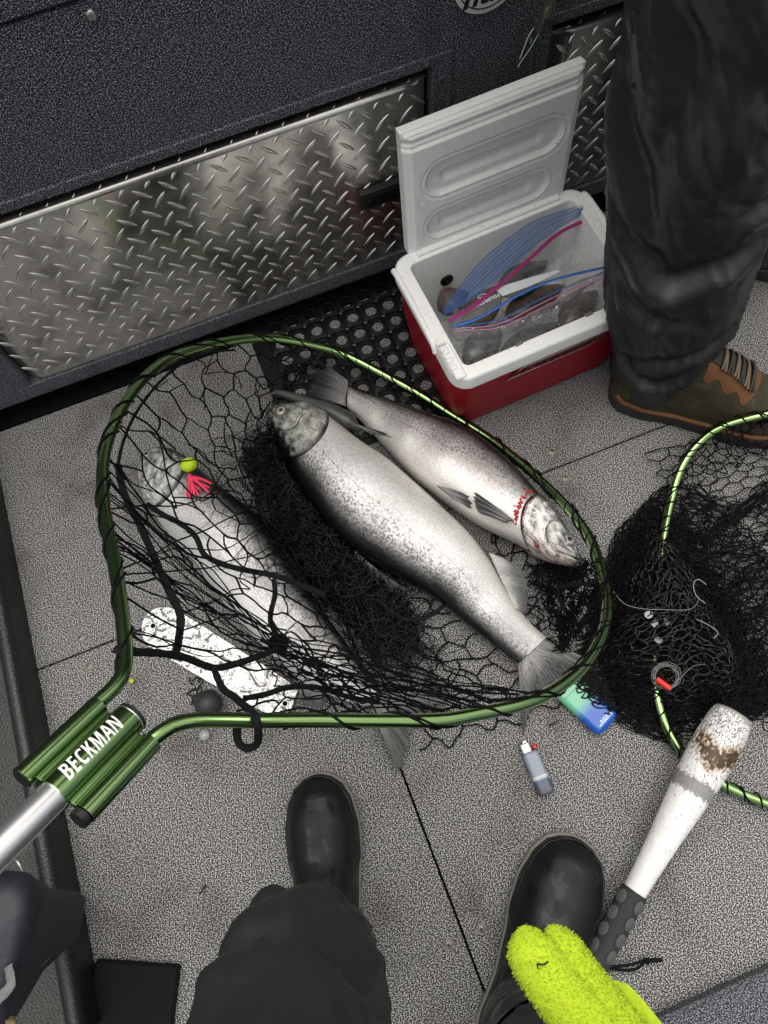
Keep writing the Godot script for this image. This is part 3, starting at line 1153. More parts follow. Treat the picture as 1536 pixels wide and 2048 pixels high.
func fin(f: Node, called: String, base: Array, tip: Array, thick: float, c0: Color, c1: Color, m: Material, spots := false, rays := 26) -> MeshInstance3D:
	var n := rays * 2 + 1
	var B := smooth(base, n)
	var T := smooth(tip, n)
	var mb := MB.new()
	var rows := []
	var cols := []
	var low := []
	var steps := 12
	for i in n:
		var row := []
		var rl := []
		var cr := []
		var ray := 1.0 if i % 2 == 0 else 0.0
		var ragged := rng.randf_range(0.86, 1.0)
		for j in steps + 1:
			var t := float(j) / steps
			var p: Vector3 = B[i].lerp(T[i], t * ragged)
			p.y += sin(t * PI) * 0.003 + 0.0016 * t * sin(i * 0.33 + base[0].x * 90)
			var th := lerpf(thick, thick * 0.25, t)
			row.append(p + Vector3(0, th * (0.5 + 0.7 * ray), 0))
			rl.append(p - Vector3(0, th * 0.4, 0))
			var k := lerpf(0.40, 1.45, ray) * rng.randf_range(0.75, 1.2)
			var c := c0.lerp(c1, smoothstep(0.05, 0.8, t))
			if spots and rng.randf() < 0.10: k *= 0.25
			cr.append(Color(c.r * k, c.g * k, c.b * k))
		rows.append(row)
		low.append(rl)
		cols.append(cr)
	mb.grid(rows, null, false, false, cols)
	for r in low: r.reverse()
	for r in cols: r.reverse()
	mb.grid(low, null, false, false, cols)
	return part(called, mb, m, f)

func _eye_at(f: Dictionary, u: float, v: float, ht: float, lift: float) -> Vector3:
	var te := ht - 0.050 + 0.090 * pow(sin(PI * clampf(v * 0.90 + 0.05, 0, 1)), 1.15)
	return fish_point(f, pow(u, 1.15) * te, PI * v, lift)

func _on(x: float, z: float, lift: float) -> Vector3:
	return Vector3(x, fish_top(x, z) + lift, z)

func eye(f: Node, p: Vector3, n: Vector3, r: float, iris: Color) -> void:
	var bs := Basis(Quaternion(Vector3.UP, n.normalized()))
	var a := MB.new()
	a.ball(Vector3.ZERO, Vector3(r, r * 0.45, r), 24)
	var e := part("eye", a, mat(iris, 0.18, 0.3), f)
	e.transform = Transform3D(bs, p)
	var b := MB.new()
	b.ball(Vector3(0.0004, r * 0.24, 0), Vector3(r * 0.52, r * 0.28, r * 0.50), 20)
	part("pupil", b, mat(lin(0.006, 0.007, 0.008), 0.08), e)
	var c := MB.new()
	var ring := []
	for k in 25: ring.append(Vector3(cos(TAU * k / 24) * r * 1.06, r * 0.10, sin(TAU * k / 24) * r * 1.06))
	c.tube(ring, r * 0.13, 6)
	part("eyelid", c, mat(lin(0.10, 0.10, 0.10), 0.35), e)

func make_fish(label: String, back: Array, belly: Array, thick: float, base: float, ht: float, maps: Array, head: Array, opts := {}) -> Dictionary:
	var root := thing("salmon", label, "fish", Vector3.ZERO, "salmon on the deck")
	var f := {"root": root, "thick": thick, "base": base, "prof": [[0.0, 0.16], [0.05, 0.42], [0.12, 0.68], [0.22, 0.88], [0.38, 1.0], [0.55, 0.95], [0.70, 0.76], [0.85, 0.46], [1.0, 0.20]]}
	f.b = smooth(v2(back), 90)
	f.v = smooth(v2(belly), 90)
	for i in 90:
		f.v[i] = f.v[i].lerp(f.b[i], opts.get("slim", 0.03) * pow(sin(PI * pow(i / 89.0, 0.8)), 1.5))
	fishes.append(f)
	var K := 48
	var mb := MB.new()
	var rows := []
	var uvs := []
	for i in 97:
		var t := lerpf(ht - 0.085, 1.0, i / 96.0)
		var row := []
		var ur := []
		for k in K + 1:
			var a := TAU * k / K
			row.append(fish_point(f, t, a))
			ur.append(Vector2(t, (a / PI) if a <= PI else 2.0 - a / PI))
		rows.append(row)
		uvs.append(ur)
	mb.grid(rows, uvs)
	mb.cap(rows[96])
	var m := mat(Color.WHITE, 0.27, 0.45)
	m.albedo_texture = maps[0]
	m.normal_enabled = true
	m.normal_texture = maps[1]
	m.normal_scale = 0.7
	m.metallic_specular = 0.5
	m.clearcoat_enabled = true
	m.clearcoat = 0.5
	m.clearcoat_roughness = 0.12
	m.texture_repeat = false
	part("body", mb, m, root)
	var hb := MB.new()
	rows = []
	uvs = []
	for i in 41:
		var s := i / 40.0
		var row := []
		var ur := []
		for k in K + 1:
			var a := TAU * k / K
			var v := (a / PI) if a <= PI else 2.0 - a / PI
			var te := ht - 0.050 + 0.090 * pow(sin(PI * clampf(v * 0.90 + 0.05, 0, 1)), 1.15)
			var g := 0.0030 * smoothstep(0.35, 0.85, s) - 0.006 * smoothstep(0.965, 1.0, s)
			row.append(fish_point(f, pow(s, 1.15) * te, a, g))
			ur.append(Vector2(s, v))
		rows.append(row)
		uvs.append(ur)
	hb.grid(rows, uvs)
	hb.cap(rows[0], true)
	var hm := mat(Color.WHITE, 0.30, 0.15)
	hm.albedo_texture = head[0]
	hm.normal_enabled = true
	hm.normal_texture = head[1]
	hm.normal_scale = 1.6
	hm.texture_repeat = false
	part("head", hb, hm, root)
	return f

func fish_all() -> void:
	var finm := mat(Color.WHITE, 0.32, 0.1)
	finm.vertex_color_use_as_albedo = true
	M.fin = finm
	# --- the big one in the middle
	var b1 := [[-0.031, -0.648], [-0.033, -0.628], [-0.031, -0.609], [-0.028, -0.578], [-0.025, -0.545], [-0.024, -0.508], [-0.018, -0.470], [-0.006, -0.416], [0.011, -0.370], [0.035, -0.332], [0.059, -0.297], [0.087, -0.262], [0.113, -0.225], [0.143, -0.172], [0.171, -0.126], [0.189, -0.098]]
	var v1 := [[-0.031, -0.648], [-0.006, -0.644], [0.018, -0.636], [0.042, -0.624], [0.064, -0.600], [0.090, -0.563], [0.117, -0.522], [0.147, -0.481], [0.171, -0.428], [0.190, -0.373], [0.208, -0.317], [0.216, -0.266], [0.219, -0.218], [0.224, -0.177], [0.233, -0.144], [0.246, -0.118]]
	var m1 := fish_body_maps(1, Color(0.012, 0.0125, 0.011), Color(0.86, 0.86, 0.87), Color(0.90, 0.89, 0.86), 0.44, 0.40, Color(0.44, 0.36, 0.42), 255, 70, [])
	var h1 := fish_head_map(2, Color(0.012, 0.0125, 0.0135), Color(0.27, 0.275, 0.26), Color(0.28, 0.28, 0.26), [Vector2(0.02, 0.90), Vector2(0.20, 0.86), Vector2(0.42, 0.74)], [Vector2(0.18, 0.90), Vector2(0.48, 0.80)], Vector2(0.35, 0.50), false)
	var f1 := make_fish("largest silver salmon, its dark gaping head by the mat", b1, v1, 0.050, 0.004, 0.212, m1, h1, {"slim": 0.14})
	var r1: Node3D = f1.root
	# gaping lower jaw
	var jw := MB.new()
	var jp := smooth([Vector3(0.104, 0.040, -0.548), Vector3(0.070, 0.045, -0.596), Vector3(0.030, 0.044, -0.638), Vector3(0.008, 0.043, -0.659), Vector3(-0.006, 0.042, -0.670), Vector3(-0.013, 0.043, -0.669)], 24)
	var jr := []
	for i in 24: jr.append(table(i / 23.0, [[0, 0.004], [0.14, 0.0155], [0.34, 0.0142], [0.6, 0.0098], [0.85, 0.0068], [0.96, 0.005], [1.0, 0.002]]))
	jw.tube(jp, jr, 14, true)
	part("lower_jaw", jw, mat(lin(0.045, 0.046, 0.047), 0.36), r1)
	var mo := MB.new()
	sheet(mo, [Vector3(-0.024, 0.030, -0.650), Vector3(0.0, 0.030, -0.645), Vector3(0.03, 0.032, -0.634), Vector3(0.055, 0.034, -0.618)], [Vector3(-0.010, 0.030, -0.670), Vector3(0.008, 0.030, -0.663), Vector3(0.035, 0.032, -0.641), Vector3(0.058, 0.034, -0.619)], 16, 5)
	part("mouth", mo, mat(lin(0.012, 0.012, 0.014), 0.3), r1)
	eye(r1, _eye_at(f1, 0.35, 0.50, 0.212, -0.001), Vector3(-0.15, 1, -0.2), 0.0086, lin(0.42, 0.42, 0.33))
	var dk := Color(0.04, 0.042, 0.045)
	fin(r1, "pectoral_fin", [Vector3(0.080, 0.080, -0.552), Vector3(0.086, 0.090, -0.541), Vector3(0.092, 0.094, -0.530)], [Vector3(0.136, 0.087, -0.502), Vector3(0.142, 0.084, -0.494), Vector3(0.112, 0.098, -0.506)], 0.003, Color(0.10, 0.10, 0.10), dk, finm)
	fin(r1, "dorsal_fin", [Vector3(0.020, 0.045, -0.352), Vector3(0.042, 0.040, -0.312), Vector3(0.075, 0.036, -0.262)], [Vector3(0.022, 0.030, -0.322), Vector3(0.050, 0.018, -0.268), Vector3(0.062, 0.018, -0.262)], 0.002, Color(0.09, 0.095, 0.10), Color(0.13, 0.135, 0.14), finm)
	fin(r1, "pelvic_fin", [Vector3(0.176, 0.078, -0.392), Vector3(0.184, 0.080, -0.378), Vector3(0.192, 0.078, -0.362)], [Vector3(0.222, 0.082, -0.352), Vector3(0.226, 0.080, -0.342), Vector3(0.212, 0.074, -0.335)], 0.003, Color(0.16, 0.16, 0.17), Color(0.06, 0.06, 0.065), finm)
	fin(r1, "anal_fin", [Vector3(0.214, 0.046, -0.268), Vector3(0.214, 0.044, -0.222), Vector3(0.216, 0.040, -0.172)], [Vector3(0.252, 0.034, -0.232), Vector3(0.256, 0.028, -0.205), Vector3(0.232, 0.030, -0.160)], 0.003, Color(0.34, 0.335, 0.33), Color(0.13, 0.135, 0.14), finm)
	fin(r1, "adipose_fin", [Vector3(0.142, 0.034, -0.188), Vector3(0.150, 0.034, -0.176)], [Vector3(0.148, 0.022, -0.160), Vector3(0.152, 0.022, -0.160)], 0.004, dk, dk, finm, false, 6)
	fin(r1, "tail_fin", [Vector3(0.192, 0.019, -0.106), Vector3(0.206, 0.024, -0.106), Vector3(0.222, 0.025, -0.112), Vector3(0.238, 0.021, -0.117)], [Vector3(0.150, 0.008, 0.006), Vector3(0.172, 0.012, -0.018), Vector3(0.205, 0.014, -0.040), Vector3(0.250, 0.014, -0.056), Vector3(0.290, 0.012, -0.044), Vector3(0.330, 0.012, -0.024)], 0.004, Color(0.22, 0.22, 0.215), Color(0.055, 0.056, 0.06), finm, true, 34)
	# --- the one behind it, facing the other way
	var b2 := [[0.348, -0.206], [0.345, -0.235], [0.340, -0.268], [0.331, -0.306], [0.317, -0.357], [0.299, -0.412], [0.266, -0.475], [0.216, -0.533], [0.160, -0.596], [0.134, -0.626], [0.118, -0.648]]
	var v2_ := [[0.348, -0.206], [0.330, -0.201], [0.308, -0.213], [0.290, -0.229], [0.257, -0.268], [0.217, -0.312], [0.186, -0.361], [0.153, -0.428], [0.130, -0.506], [0.112, -0.570], [0.100, -0.606]]
	var m2 := fish_body_maps(5, Color(0.030, 0.018, 0.020), Color(0.86, 0.85, 0.85), Color(0.90, 0.87, 0.835), 0.46, 0.10, Color(0.30, 0.19, 0.21), 220, 60, [[0.23, 0.30, 0.05], [0.235, 0.42, 0.09], [0.245, 0.55, 0.08]])
	var h2 := fish_head_map(6, Color(0.035, 0.035, 0.034), Color(0.50, 0.50, 0.495), Color(0.58, 0.48, 0.45), [Vector2(0.02, 0.62), Vector2(0.16, 0.68), Vector2(0.33, 0.66)], [Vector2(0.24, 0.585), Vector2(0.47, 0.66)], Vector2(0.37, 0.37), true)
	var f2 := make_fish("salmon with red tinged back and blood at its gills, beside the hoop", b2, v2_, 0.046, 0.004, 0.228, m2, h2)
	var r2: Node3D = f2.root
	eye(r2, _eye_at(f2, 0.37, 0.37, 0.228, -0.001), Vector3(0.2, 1, -0.1), 0.0088, lin(0.30, 0.29, 0.25))
	fin(r2, "pectoral_fin", [Vector3(0.262, 0.086, -0.290), Vector3(0.256, 0.088, -0.292), Vector3(0.250, 0.086, -0.292)], [Vector3(0.224, 0.096, -0.356), Vector3(0.216, 0.094, -0.350), Vector3(0.216, 0.084, -0.326)], 0.003, Color(0.12, 0.115, 0.115), Color(0.045, 0.045, 0.05), finm)
	fin(r2, "pelvic_fin", [Vector3(0.118, 0.048, -0.536), Vector3(0.112, 0.045, -0.560)], [Vector3(0.106, 0.03, -0.594), Vector3(0.096, 0.026, -0.592)], 0.003, Color(0.42, 0.40, 0.40), Color(0.16, 0.16, 0.17), finm)
	fin(r2, "tail_fin", [Vector3(0.118, 0.028, -0.648), Vector3(0.112, 0.031, -0.632), Vector3(0.104, 0.031, -0.620), Vector3(0.099, 0.027, -0.606)], [Vector3(0.074, 0.016, -0.735), Vector3(0.070, 0.018, -0.706), Vector3(0.066, 0.018, -0.684), Vector3(0.052, 0.018, -0.672), Vector3(0.032, 0.014, -0.664)], 0.004, Color(0.15, 0.15, 0.155), Color(0.028, 0.029, 0.032), finm, false, 34)
	# blood at the gill
	var bm := mat(lin(0.34, 0.010, 0.012), 0.15)
	var bl := MB.new()
	for i in 60:
		var v := lerpf(0.26, 0.74, pow(rng.randf(), 0.8))
		var te := 0.228 - 0.050 + 0.090 * pow(sin(PI * clampf(v * 0.90 + 0.05, 0, 1)), 1.15)
		var wid := 0.012 if v < 0.5 else 0.006
		var q := fish_point(f2, te + 0.004 + absf(rng.randfn(0, wid)), PI * v)
		bl.ball(q, Vector3(rng.randf_range(0.0008, 0.0030), 0.0011, rng.randf_range(0.0008, 0.0034)), 8, Basis(Vector3.UP, rng.randf() * 3))
	part("blood", bl, bm, r2)
	# --- the one under the net on the left
	var b3 := [[-0.262, -0.636], [-0.245, -0.650], [-0.219, -0.645], [-0.185, -0.609], [-0.155, -0.554], [-0.125, -0.500], [-0.098, -0.446], [-0.074, -0.346], [-0.052, -0.256], [-0.030, -0.180], [-0.016, -0.142]]
	var v3 := [[-0.262, -0.636], [-0.270, -0.610], [-0.268, -0.570], [-0.256, -0.506], [-0.232, -0.440], [-0.206, -0.362], [-0.179, -0.292], [-0.149, -0.230], [-0.106, -0.172], [-0.066, -0.134], [-0.040, -0.122]]
	var m3 := fish_body_maps(9, Color(0.02, 0.021, 0.02), Color(0.84, 0.84, 0.85), Color(0.88, 0.88, 0.87), 0.42, 0.2, Color(0.42, 0.40, 0.43), 220, 60, [])
	var h3 := fish_head_map(10, Color(0.05, 0.05, 0.05), Color(0.38, 0.385, 0.38), Color(0.55, 0.55, 0.54), [Vector2(0.02, 0.74), Vector2(0.22, 0.74), Vector2(0.36, 0.70)], [Vector2(0.22, 0.68), Vector2(0.42, 0.74)], Vector2(0.32, 0.38), false)
	var f3 := make_fish("silver salmon half hidden beneath the black landing net", b3, v3, 0.050, 0.004, 0.20, m3, h3)
	var r3: Node3D = f3.root
	eye(r3, _eye_at(f3, 0.32, 0.38, 0.20, -0.001), Vector3(0.1, 1, -0.2), 0.008, lin(0.34, 0.34, 0.30))
	fin(r3, "pectoral_fin", [Vector3(-0.222, 0.082, -0.500), Vector3(-0.212, 0.088, -0.496), Vector3(-0.204, 0.090, -0.492)], [Vector3(-0.214, 0.074, -0.440), Vector3(-0.204, 0.076, -0.436), Vector3(-0.190, 0.090, -0.446)], 0.003, Color(0.22, 0.22, 0.2), Color(0.07, 0.07, 0.07), finm)
	fin(r3, "pelvic_fin", [Vector3(-0.188, 0.060, -0.345), Vector3(-0.178, 0.066, -0.338)], [Vector3(-0.166, 0.056, -0.282), Vector3(-0.160, 0.062, -0.290)], 0.003, Color(0.45, 0.45, 0.44), Color(0.25, 0.25, 0.25), finm)
	fin(r3, "anal_fin", [Vector3(-0.128, 0.044, -0.205), Vector3(-0.100, 0.042, -0.172)], [Vector3(-0.138, 0.030, -0.160), Vector3(-0.112, 0.028, -0.140)], 0.003, Color(0.3, 0.3, 0.3), Color(0.12, 0.12, 0.12), finm)
	fin(r3, "tail_fin", [Vector3(-0.016, 0.026, -0.142), Vector3(-0.022, 0.030, -0.136), Vector3(-0.032, 0.030, -0.128), Vector3(-0.042, 0.026, -0.121)], [Vector3(0.077, 0.010, -0.087), Vector3(0.044, 0.012, -0.080), Vector3(0.008, 0.014, -0.074), Vector3(-0.006, 0.014, -0.050), Vector3(-0.022, 0.012, -0.028), Vector3(-0.040, 0.010, -0.010)], 0.004, Color(0.2, 0.2, 0.2), Color(0.075, 0.078, 0.08), finm, false, 34)

# ---------- nets
func near_fish(x: float, z: float, which: int) -> bool:
	for d in [[0, 0], [0.012, 0], [-0.012, 0], [0, 0.012], [0, -0.012]]:
		if fish_top(x + d[0], z + d[1], which) > 0.0: return true
	return false

func strand(mb: MB, a: Vector3, b: Vector3, fn, ua: Vector2, ub: Vector2, r: float, sides := 4) -> void:
	var p := [a]
	var d := (b - a).length()
	var off := Vector3(rng.randf_range(-1, 1), rng.randf_range(-0.3, 1), rng.randf_range(-1, 1)) * d * 0.075
	for k in [0.33, 0.67]:
		p.append(fn.call(ua.lerp(ub, k)) + off)
	p.append(b)
	mb.tube(smooth(p, 6), r, sides)

# honeycomb netting laid over the surface fn(u, v)
func hexnet(mb: MB, fn: Callable, nu: int, nv: int, r: float, jit: float, skip := 0.0, wob := 0.0) -> void:
	var nodes := {}
	var put := func(i: int, j: int) -> Vector2:
		var k := Vector2i(i, j)
		if not nodes.has(k):
			var z := 0.17 if (i + j) % 2 == 0 else -0.17
			nodes[k] = Vector2((i + rng.randf_range(-jit, jit)) / nu, (j + z + rng.randf_range(-jit, jit)) / nv)
		return nodes[k]
	var pos := {}
	var at := func(k: Vector2i) -> Vector3:
		if not pos.has(k): pos[k] = fn.call(put.call(k.x, k.y))
		return pos[k]
	for j in nv + 1:
		for i in nu + 1:
			var k := Vector2i(i, j)
			if i < nu and rng.randf() >= skip:
				strand(mb, at.call(k), at.call(Vector2i(i + 1, j)), fn, put.call(i, j), put.call(i + 1, j), r * rng.randf_range(0.85, 1.15))
			if (i + j) % 2 == 0 and j < nv and rng.randf() >= skip:
				strand(mb, at.call(k), at.call(Vector2i(i, j + 1)), fn, put.call(i, j), put.call(i, j + 1), r * rng.randf_range(0.85, 1.15))

func along(path: Array, s: float):
	var x := clampf(s, 0, 1) * (path.size() - 1)
	var i := mini(int(x), path.size() - 2)
	return path[i].lerp(path[i + 1], x - i)

func ribbon(mb: MB, pts: Array, width: float, thick := 0.0016, twist := 0.0, n := 50) -> void:
	var P := smooth(pts, n)
	var rows := []
	for i in n:
		var t: Vector3 = (P[mini(i + 1, n - 1)] - P[maxi(i - 1, 0)]).normalized()
		var up := Vector3.UP.rotated(t, twist + 0.5 * noise.get_noise_1d(i * 0.13 + pts[0].x * 50))
		var s := t.cross(up).normalized()
		var nn := s.cross(t).normalized()
		var w := width * (0.5 + 0.09 * noise.get_noise_1d(i * 0.4 + 7))
		rows.append([P[i] - s * w + nn * thick * 0.3, P[i] - s * w * 0.4 + nn * thick, P[i] + s * w * 0.4 + nn * thick, P[i] + s * w + nn * thick * 0.3, P[i] + s * w - nn * thick * 0.3, P[i] - nn * thick, P[i] - s * w - nn * thick * 0.3])
	mb.grid(rows, null, true)

func lashing(mb: MB, path: Array, r: float, turns: float, lr: float, ph: float, s0: float, s1: float) -> void:
	var n := int(turns * 14)
	var pts := []
	for i in n + 1:
		var f := float(i) / n
		var s := lerpf(s0, s1, f)
		var c: Vector3 = along(path, s)
		var t: Vector3 = (along(path, minf(s + 0.004, 1)) - along(path, maxf(s - 0.004, 0))).normalized()
		var a := t.cross(Vector3.UP).normalized()
		var b := t.cross(a)
		var an := TAU * turns * f + ph + sin(f * 40) * 0.5
		pts.append(c + (a * cos(an) + b * sin(an)) * (r + lr * 0.9))
	mb.tube(pts, lr, 4)

func landing_net() -> void:
	var N := thing("landing_net", "near landing net with green hoop, lettered yoke and three salmon inside", "landing net")
	var hp := [Vector3(-0.226, 0.499, -0.113), Vector3(-0.208, 0.490, -0.121), Vector3(-0.197, 0.483, -0.124), Vector3(-0.181, 0.474, -0.122), Vector3(-0.158, 0.463, -0.114), Vector3(-0.129, 0.451, -0.103), Vector3(-0.078, 0.428, -0.085), Vector3(-0.025, 0.405, -0.065), Vector3(0.032, 0.380, -0.045), Vector3(0.075, 0.358, -0.037), Vector3(0.126, 0.331, -0.030), Vector3(0.168, 0.305, -0.032), Vector3(0.216, 0.271, -0.045), Vector3(0.259, 0.236, -0.069), Vector3(0.294, 0.202, -0.103), Vector3(0.320, 0.165, -0.147), Vector3(0.342, 0.128, -0.208), Vector3(0.346, 0.090, -0.276), Vector3(0.330, 0.060, -0.357), Vector3(0.300, 0.040, -0.443), Vector3(0.259, 0.032, -0.515), Vector3(0.225, 0.032, -0.570), Vector3(0.175, 0.040, -0.634), Vector3(0.129, 0.052, -0.684), Vector3(0.071, 0.078, -0.717), Vector3(0.010, 0.113, -0.731), Vector3(-0.060, 0.158, -0.721), Vector3(-0.127, 0.210, -0.689), Vector3(-0.170, 0.256, -0.640), Vector3(-0.202, 0.301, -0.577), Vector3(-0.220, 0.333, -0.524), Vector3(-0.231, 0.360, -0.471), Vector3(-0.234, 0.386, -0.413), Vector3(-0.233, 0.404, -0.367), Vector3(-0.230, 0.420, -0.324), Vector3(-0.228, 0.441, -0.271), Vector3(-0.228, 0.456, -0.235), Vector3(-0.229, 0.467, -0.207), Vector3(-0.232, 0.477, -0.189), Vector3(-0.240, 0.485, -0.177), Vector3(-0.256, 0.497, -0.165)]
	var H := smooth(hp, 220)
	var R := 0.0074
	var mb := MB.new()
	mb.tube(H, R, 22)
	part("hoop", mb, M.green, N)
	# yoke: three barrels side by side; u along the handle, s across, n out of the plane of the hoop
	var pn := Vector3(0.479, 0.812, -0.332).normalized()
	var ax := (Vector3(-0.290, 0.548, -0.093) - Vector3(-0.229, 0.496, -0.141)).normalized()
	pn = (pn - ax * pn.dot(ax)).normalized()
	var sd := ax.cross(pn).normalized()
	var o0 := Vector3(-0.2335, 0.4975, -0.1395)
	var Ly := 0.086
	var yk := MB.new()
	for k in [[-0.0300, 0.0100, 0.002, Ly - 0.004], [0.0, 0.0158, -0.003, Ly - 0.002], [0.0300, 0.0100, 0.002, Ly + 0.002]]:
		var rows := []
		for e in [[0.0, 0.78], [0.0, 0.97], [0.0008, 1.0], [0.5, 1.0], [0.9992, 1.0], [1.0, 0.97], [1.0, 0.78]]:
			var row := []
			var u: float = lerpf(k[2], k[3], e[0])
			for a in 64:
				var an := TAU * a / 64
				row.append(o0 + ax * u + sd * (k[0] + cos(an) * k[1] * e[1]) + pn * sin(an) * k[1] * e[1])
			rows.append(row)
		yk.grid(rows, null, true)
	# webs between them, each with a fine rib
	for s in [-1, 1]:
		var bs := Basis(ax, pn, sd)
		yk.box(o0 + ax * (Ly * 0.5) + sd * (s * 0.0185), Vector3(Ly - 0.008, 0.0075, 0.009), 0.001, bs)
		for w in [-0.0018, 0.0018]:
			yk.box(o0 + ax * (Ly * 0.5) + sd * (s * 0.0175 + w) + pn * 0.0042, Vector3(Ly - 0.008, 0.0022, 0.0012), 0.0004, bs)
	part("yoke", yk, M.green, N)
	# plastic plugs and the end of the handle
	var pl := MB.new()
	pl.tube([o0 - ax * 0.008, o0 + ax * 0.004], 0.0152, 24, true)
	part("end_plug", pl, M.black, N)
	for s in [-0.030, 0.030]:
		var pq := MB.new()
		pq.tube([o0 + ax * (Ly - 0.003) + sd * s, o0 + ax * (Ly + 0.003) + sd * s], 0.0088, 20, true)
		part("end_plug", pq, M.black, N)
	var ri := MB.new()
	var rp := []
	for a in 33: rp.append(o0 - ax * 0.0035 + (sd * cos(TAU * a / 32) + pn * sin(TAU * a / 32)) * 0.0148)
	ri.tube(rp, 0.0011, 6)
	part("end_ring", ri, M.silver, N)
	var hd := MB.new()
	hd.tube([o0 + ax * (Ly - 0.01), o0 + ax * 0.3, o0 + ax * 0.62], 0.0136, 28, true)
	part("handle", hd, M.silver, N)
	# lettering wrapped on the middle barrel
	var t := TextMesh.new()
	var fnt := SystemFont.new()
	fnt.font_names = PackedStringArray(["Droid Sans"])
	fnt.font_weight = 700
	t.font = fnt
	t.text = "BECKMAN"
	t.font_size = 48
	t.pixel_size = 0.00042
	t.depth = 0.0
	t.curve_step = 1.0
	var arr := t.get_mesh_arrays()
	var vs: PackedVector3Array = arr[Mesh.ARRAY_VERTEX]
	var idx: PackedInt32Array = arr[Mesh.ARRAY_INDEX]
	var lo := Vector2(1e9, 1e9)
	var hi := Vector2(-1e9, -1e9)
	for p in vs:
		lo = lo.min(Vector2(p.x, p.y)); hi = hi.max(Vector2(p.x, p.y))
	var lt := MB.new()
	# split the flat triangles finely so that they follow the barrel
	var tris := []
	for i in range(0, idx.size(), 3): tris.append([vs[idx[i]], vs[idx[i + 1]], vs[idx[i + 2]]])
	var fine := PackedVector3Array()
	var lim := (hi.y - lo.y) / 9.0
	while tris.size() > 0:
		var q: Array = tris.pop_back()
		var e: float = maxf(absf(q[0].y - q[1].y), maxf(absf(q[1].y - q[2].y), absf(q[2].y - q[0].y)))
		if e > lim:
			var ab: Vector3 = (q[0] + q[1]) * 0.5
			var bc: Vector3 = (q[1] + q[2]) * 0.5
			var ca: Vector3 = (q[2] + q[0]) * 0.5
			tris.append_array([[q[0], ab, ca], [ab, q[1], bc], [ca, bc, q[2]], [ab, bc, ca]])
		else:
			for p in q: fine.append(p)
	for p in fine:
		var fx := (p.x - lo.x) / (hi.x - lo.x)
		var fy := (p.y - lo.y) / (hi.y - lo.y)
		var u := lerpf(Ly * 0.84, Ly * 0.12, fx)
		var an := (fy - 0.5) * 1.02 + 0.10
		u -= (fy - 0.5) * 0.003
		lt.v(o0 + ax * u + (pn * cos(an) + sd * sin(an) * LETTER_SIDE) * 0.01610)
	for i in fine.size(): lt.I.append(i)
	part("letters", lt, mat(lin(0.72, 0.72, 0.71), 0.5), N)
	# ---- lashing of the netting round the hoop
	var la := MB.new()
	lashing(la, H, R, 26, 0.0014, 0.4, 0.06, 0.985)
	lashing(la, H, R, 15, 0.0012, 2.0, 0.10, 0.97)
	lashing(la, H, R, 31, 0.0007, 1.0, 0.26, 0.60)
	part("lashing", la, M.net, N)
	# ---- the bag of netting
	var net := MB.new()
	var top_left := []
	for i in 60: top_left.append(along(H, lerpf(0.585, 0.965, i / 59.0)))
	var A1 := smooth([Vector3(0.020, 0.012, -0.715), Vector3(-0.013, 0.020, -0.638), Vector3(-0.038, 0.030, -0.572), Vector3(-0.045, 0.060, -0.484), Vector3(-0.039, 0.070, -0.387), Vector3(-0.030, 0.070, -0.297), Vector3(-0.010, 0.070, -0.199), Vector3(0.031, 0.070, -0.105)], 60)
	var drape := func(q: Vector2) -> Vector3:
		var a: Vector3 = along(top_left, q.y)
		var b: Vector3 = along(A1, q.y)
		var u := clampf(q.x, 0, 1)
		var p := a.lerp(b, pow(u, 0.9))
		p.y = lerpf(a.y, b.y, 1 - pow(1 - u, 2.3))
		p.x += 0.012 * noise.get_noise_2d(u * 4, q.y * 7 + 3)
		p.z += 0.014 * noise.get_noise_2d(u * 5 + 20, q.y * 6)
		if u > 0.15:
			var ft := fish_top(p.x, p.z, 2)
			p.y = maxf(p.y, ft + 0.004)
			if u > 0.5: p.y = lerpf(p.y, maxf(ft + 0.004, minf(p.y, 0.09)), (u - 0.5) * 2)
		return p
	hexnet(net, drape, 11, 18, 0.00135, 0.17, 0.0)
	# loose second fold of netting near the hoop and over the far floor
	var drape2 := func(q: Vector2) -> Vector3:
		var p: Vector3 = drape.call(Vector2(q.x * 0.9, q.y))
		p += Vector3(0.020 * noise.get_noise_2d(q.x * 6 + 50, q.y * 5), 0.010 * absf(noise.get_noise_2d(q.x * 5, q.y * 8 + 70)), 0.025 * noise.get_noise_2d(q.x * 4 + 9, q.y * 5 + 31))
		return p
	hexnet(net, drape2, 7, 10, 0.00110, 0.38, 0.6)
	# bottom arm down to the floor and the fish's back
	var bar := []
	for i in 60: bar.append(along(H, lerpf(0.03, 0.185, i / 59.0)))
	var L2 := smooth([Vector3(-0.137, 0.050, -0.254), Vector3(-0.082, 0.060, -0.222), Vector3(-0.009, 0.040, -0.229), Vector3(0.050, 0.020, -0.205), Vector3(0.085, 0.012, -0.150)], 60)
	var low := func(q: Vector2) -> Vector3:
		var a: Vector3 = along(bar, q.y)
		var b: Vector3 = along(L2, q.y)
		var u := clampf(q.x, 0, 1)
		var p := a.lerp(b, pow(u, 1.1))
		p.y = lerpf(a.y, b.y, 1 - pow(1 - u, 1.8)) + 0.01 * noise.get_noise_2d(u * 4 + 5, q.y * 5)
		p.x += 0.012 * noise.get_noise_2d(u * 4 + 61, q.y * 6)
		p.y = maxf(p.y, fish_top(p.x, p.z, 2) + 0.004)
		return p
	hexnet(net, low, 8, 8, 0.00125, 0.20, 0.05)
	# right arm, and the net lying on the floor between the fish
	var arm := []
	for i in 60: arm.append(along(H, lerpf(0.275, 0.405, i / 59.0)))
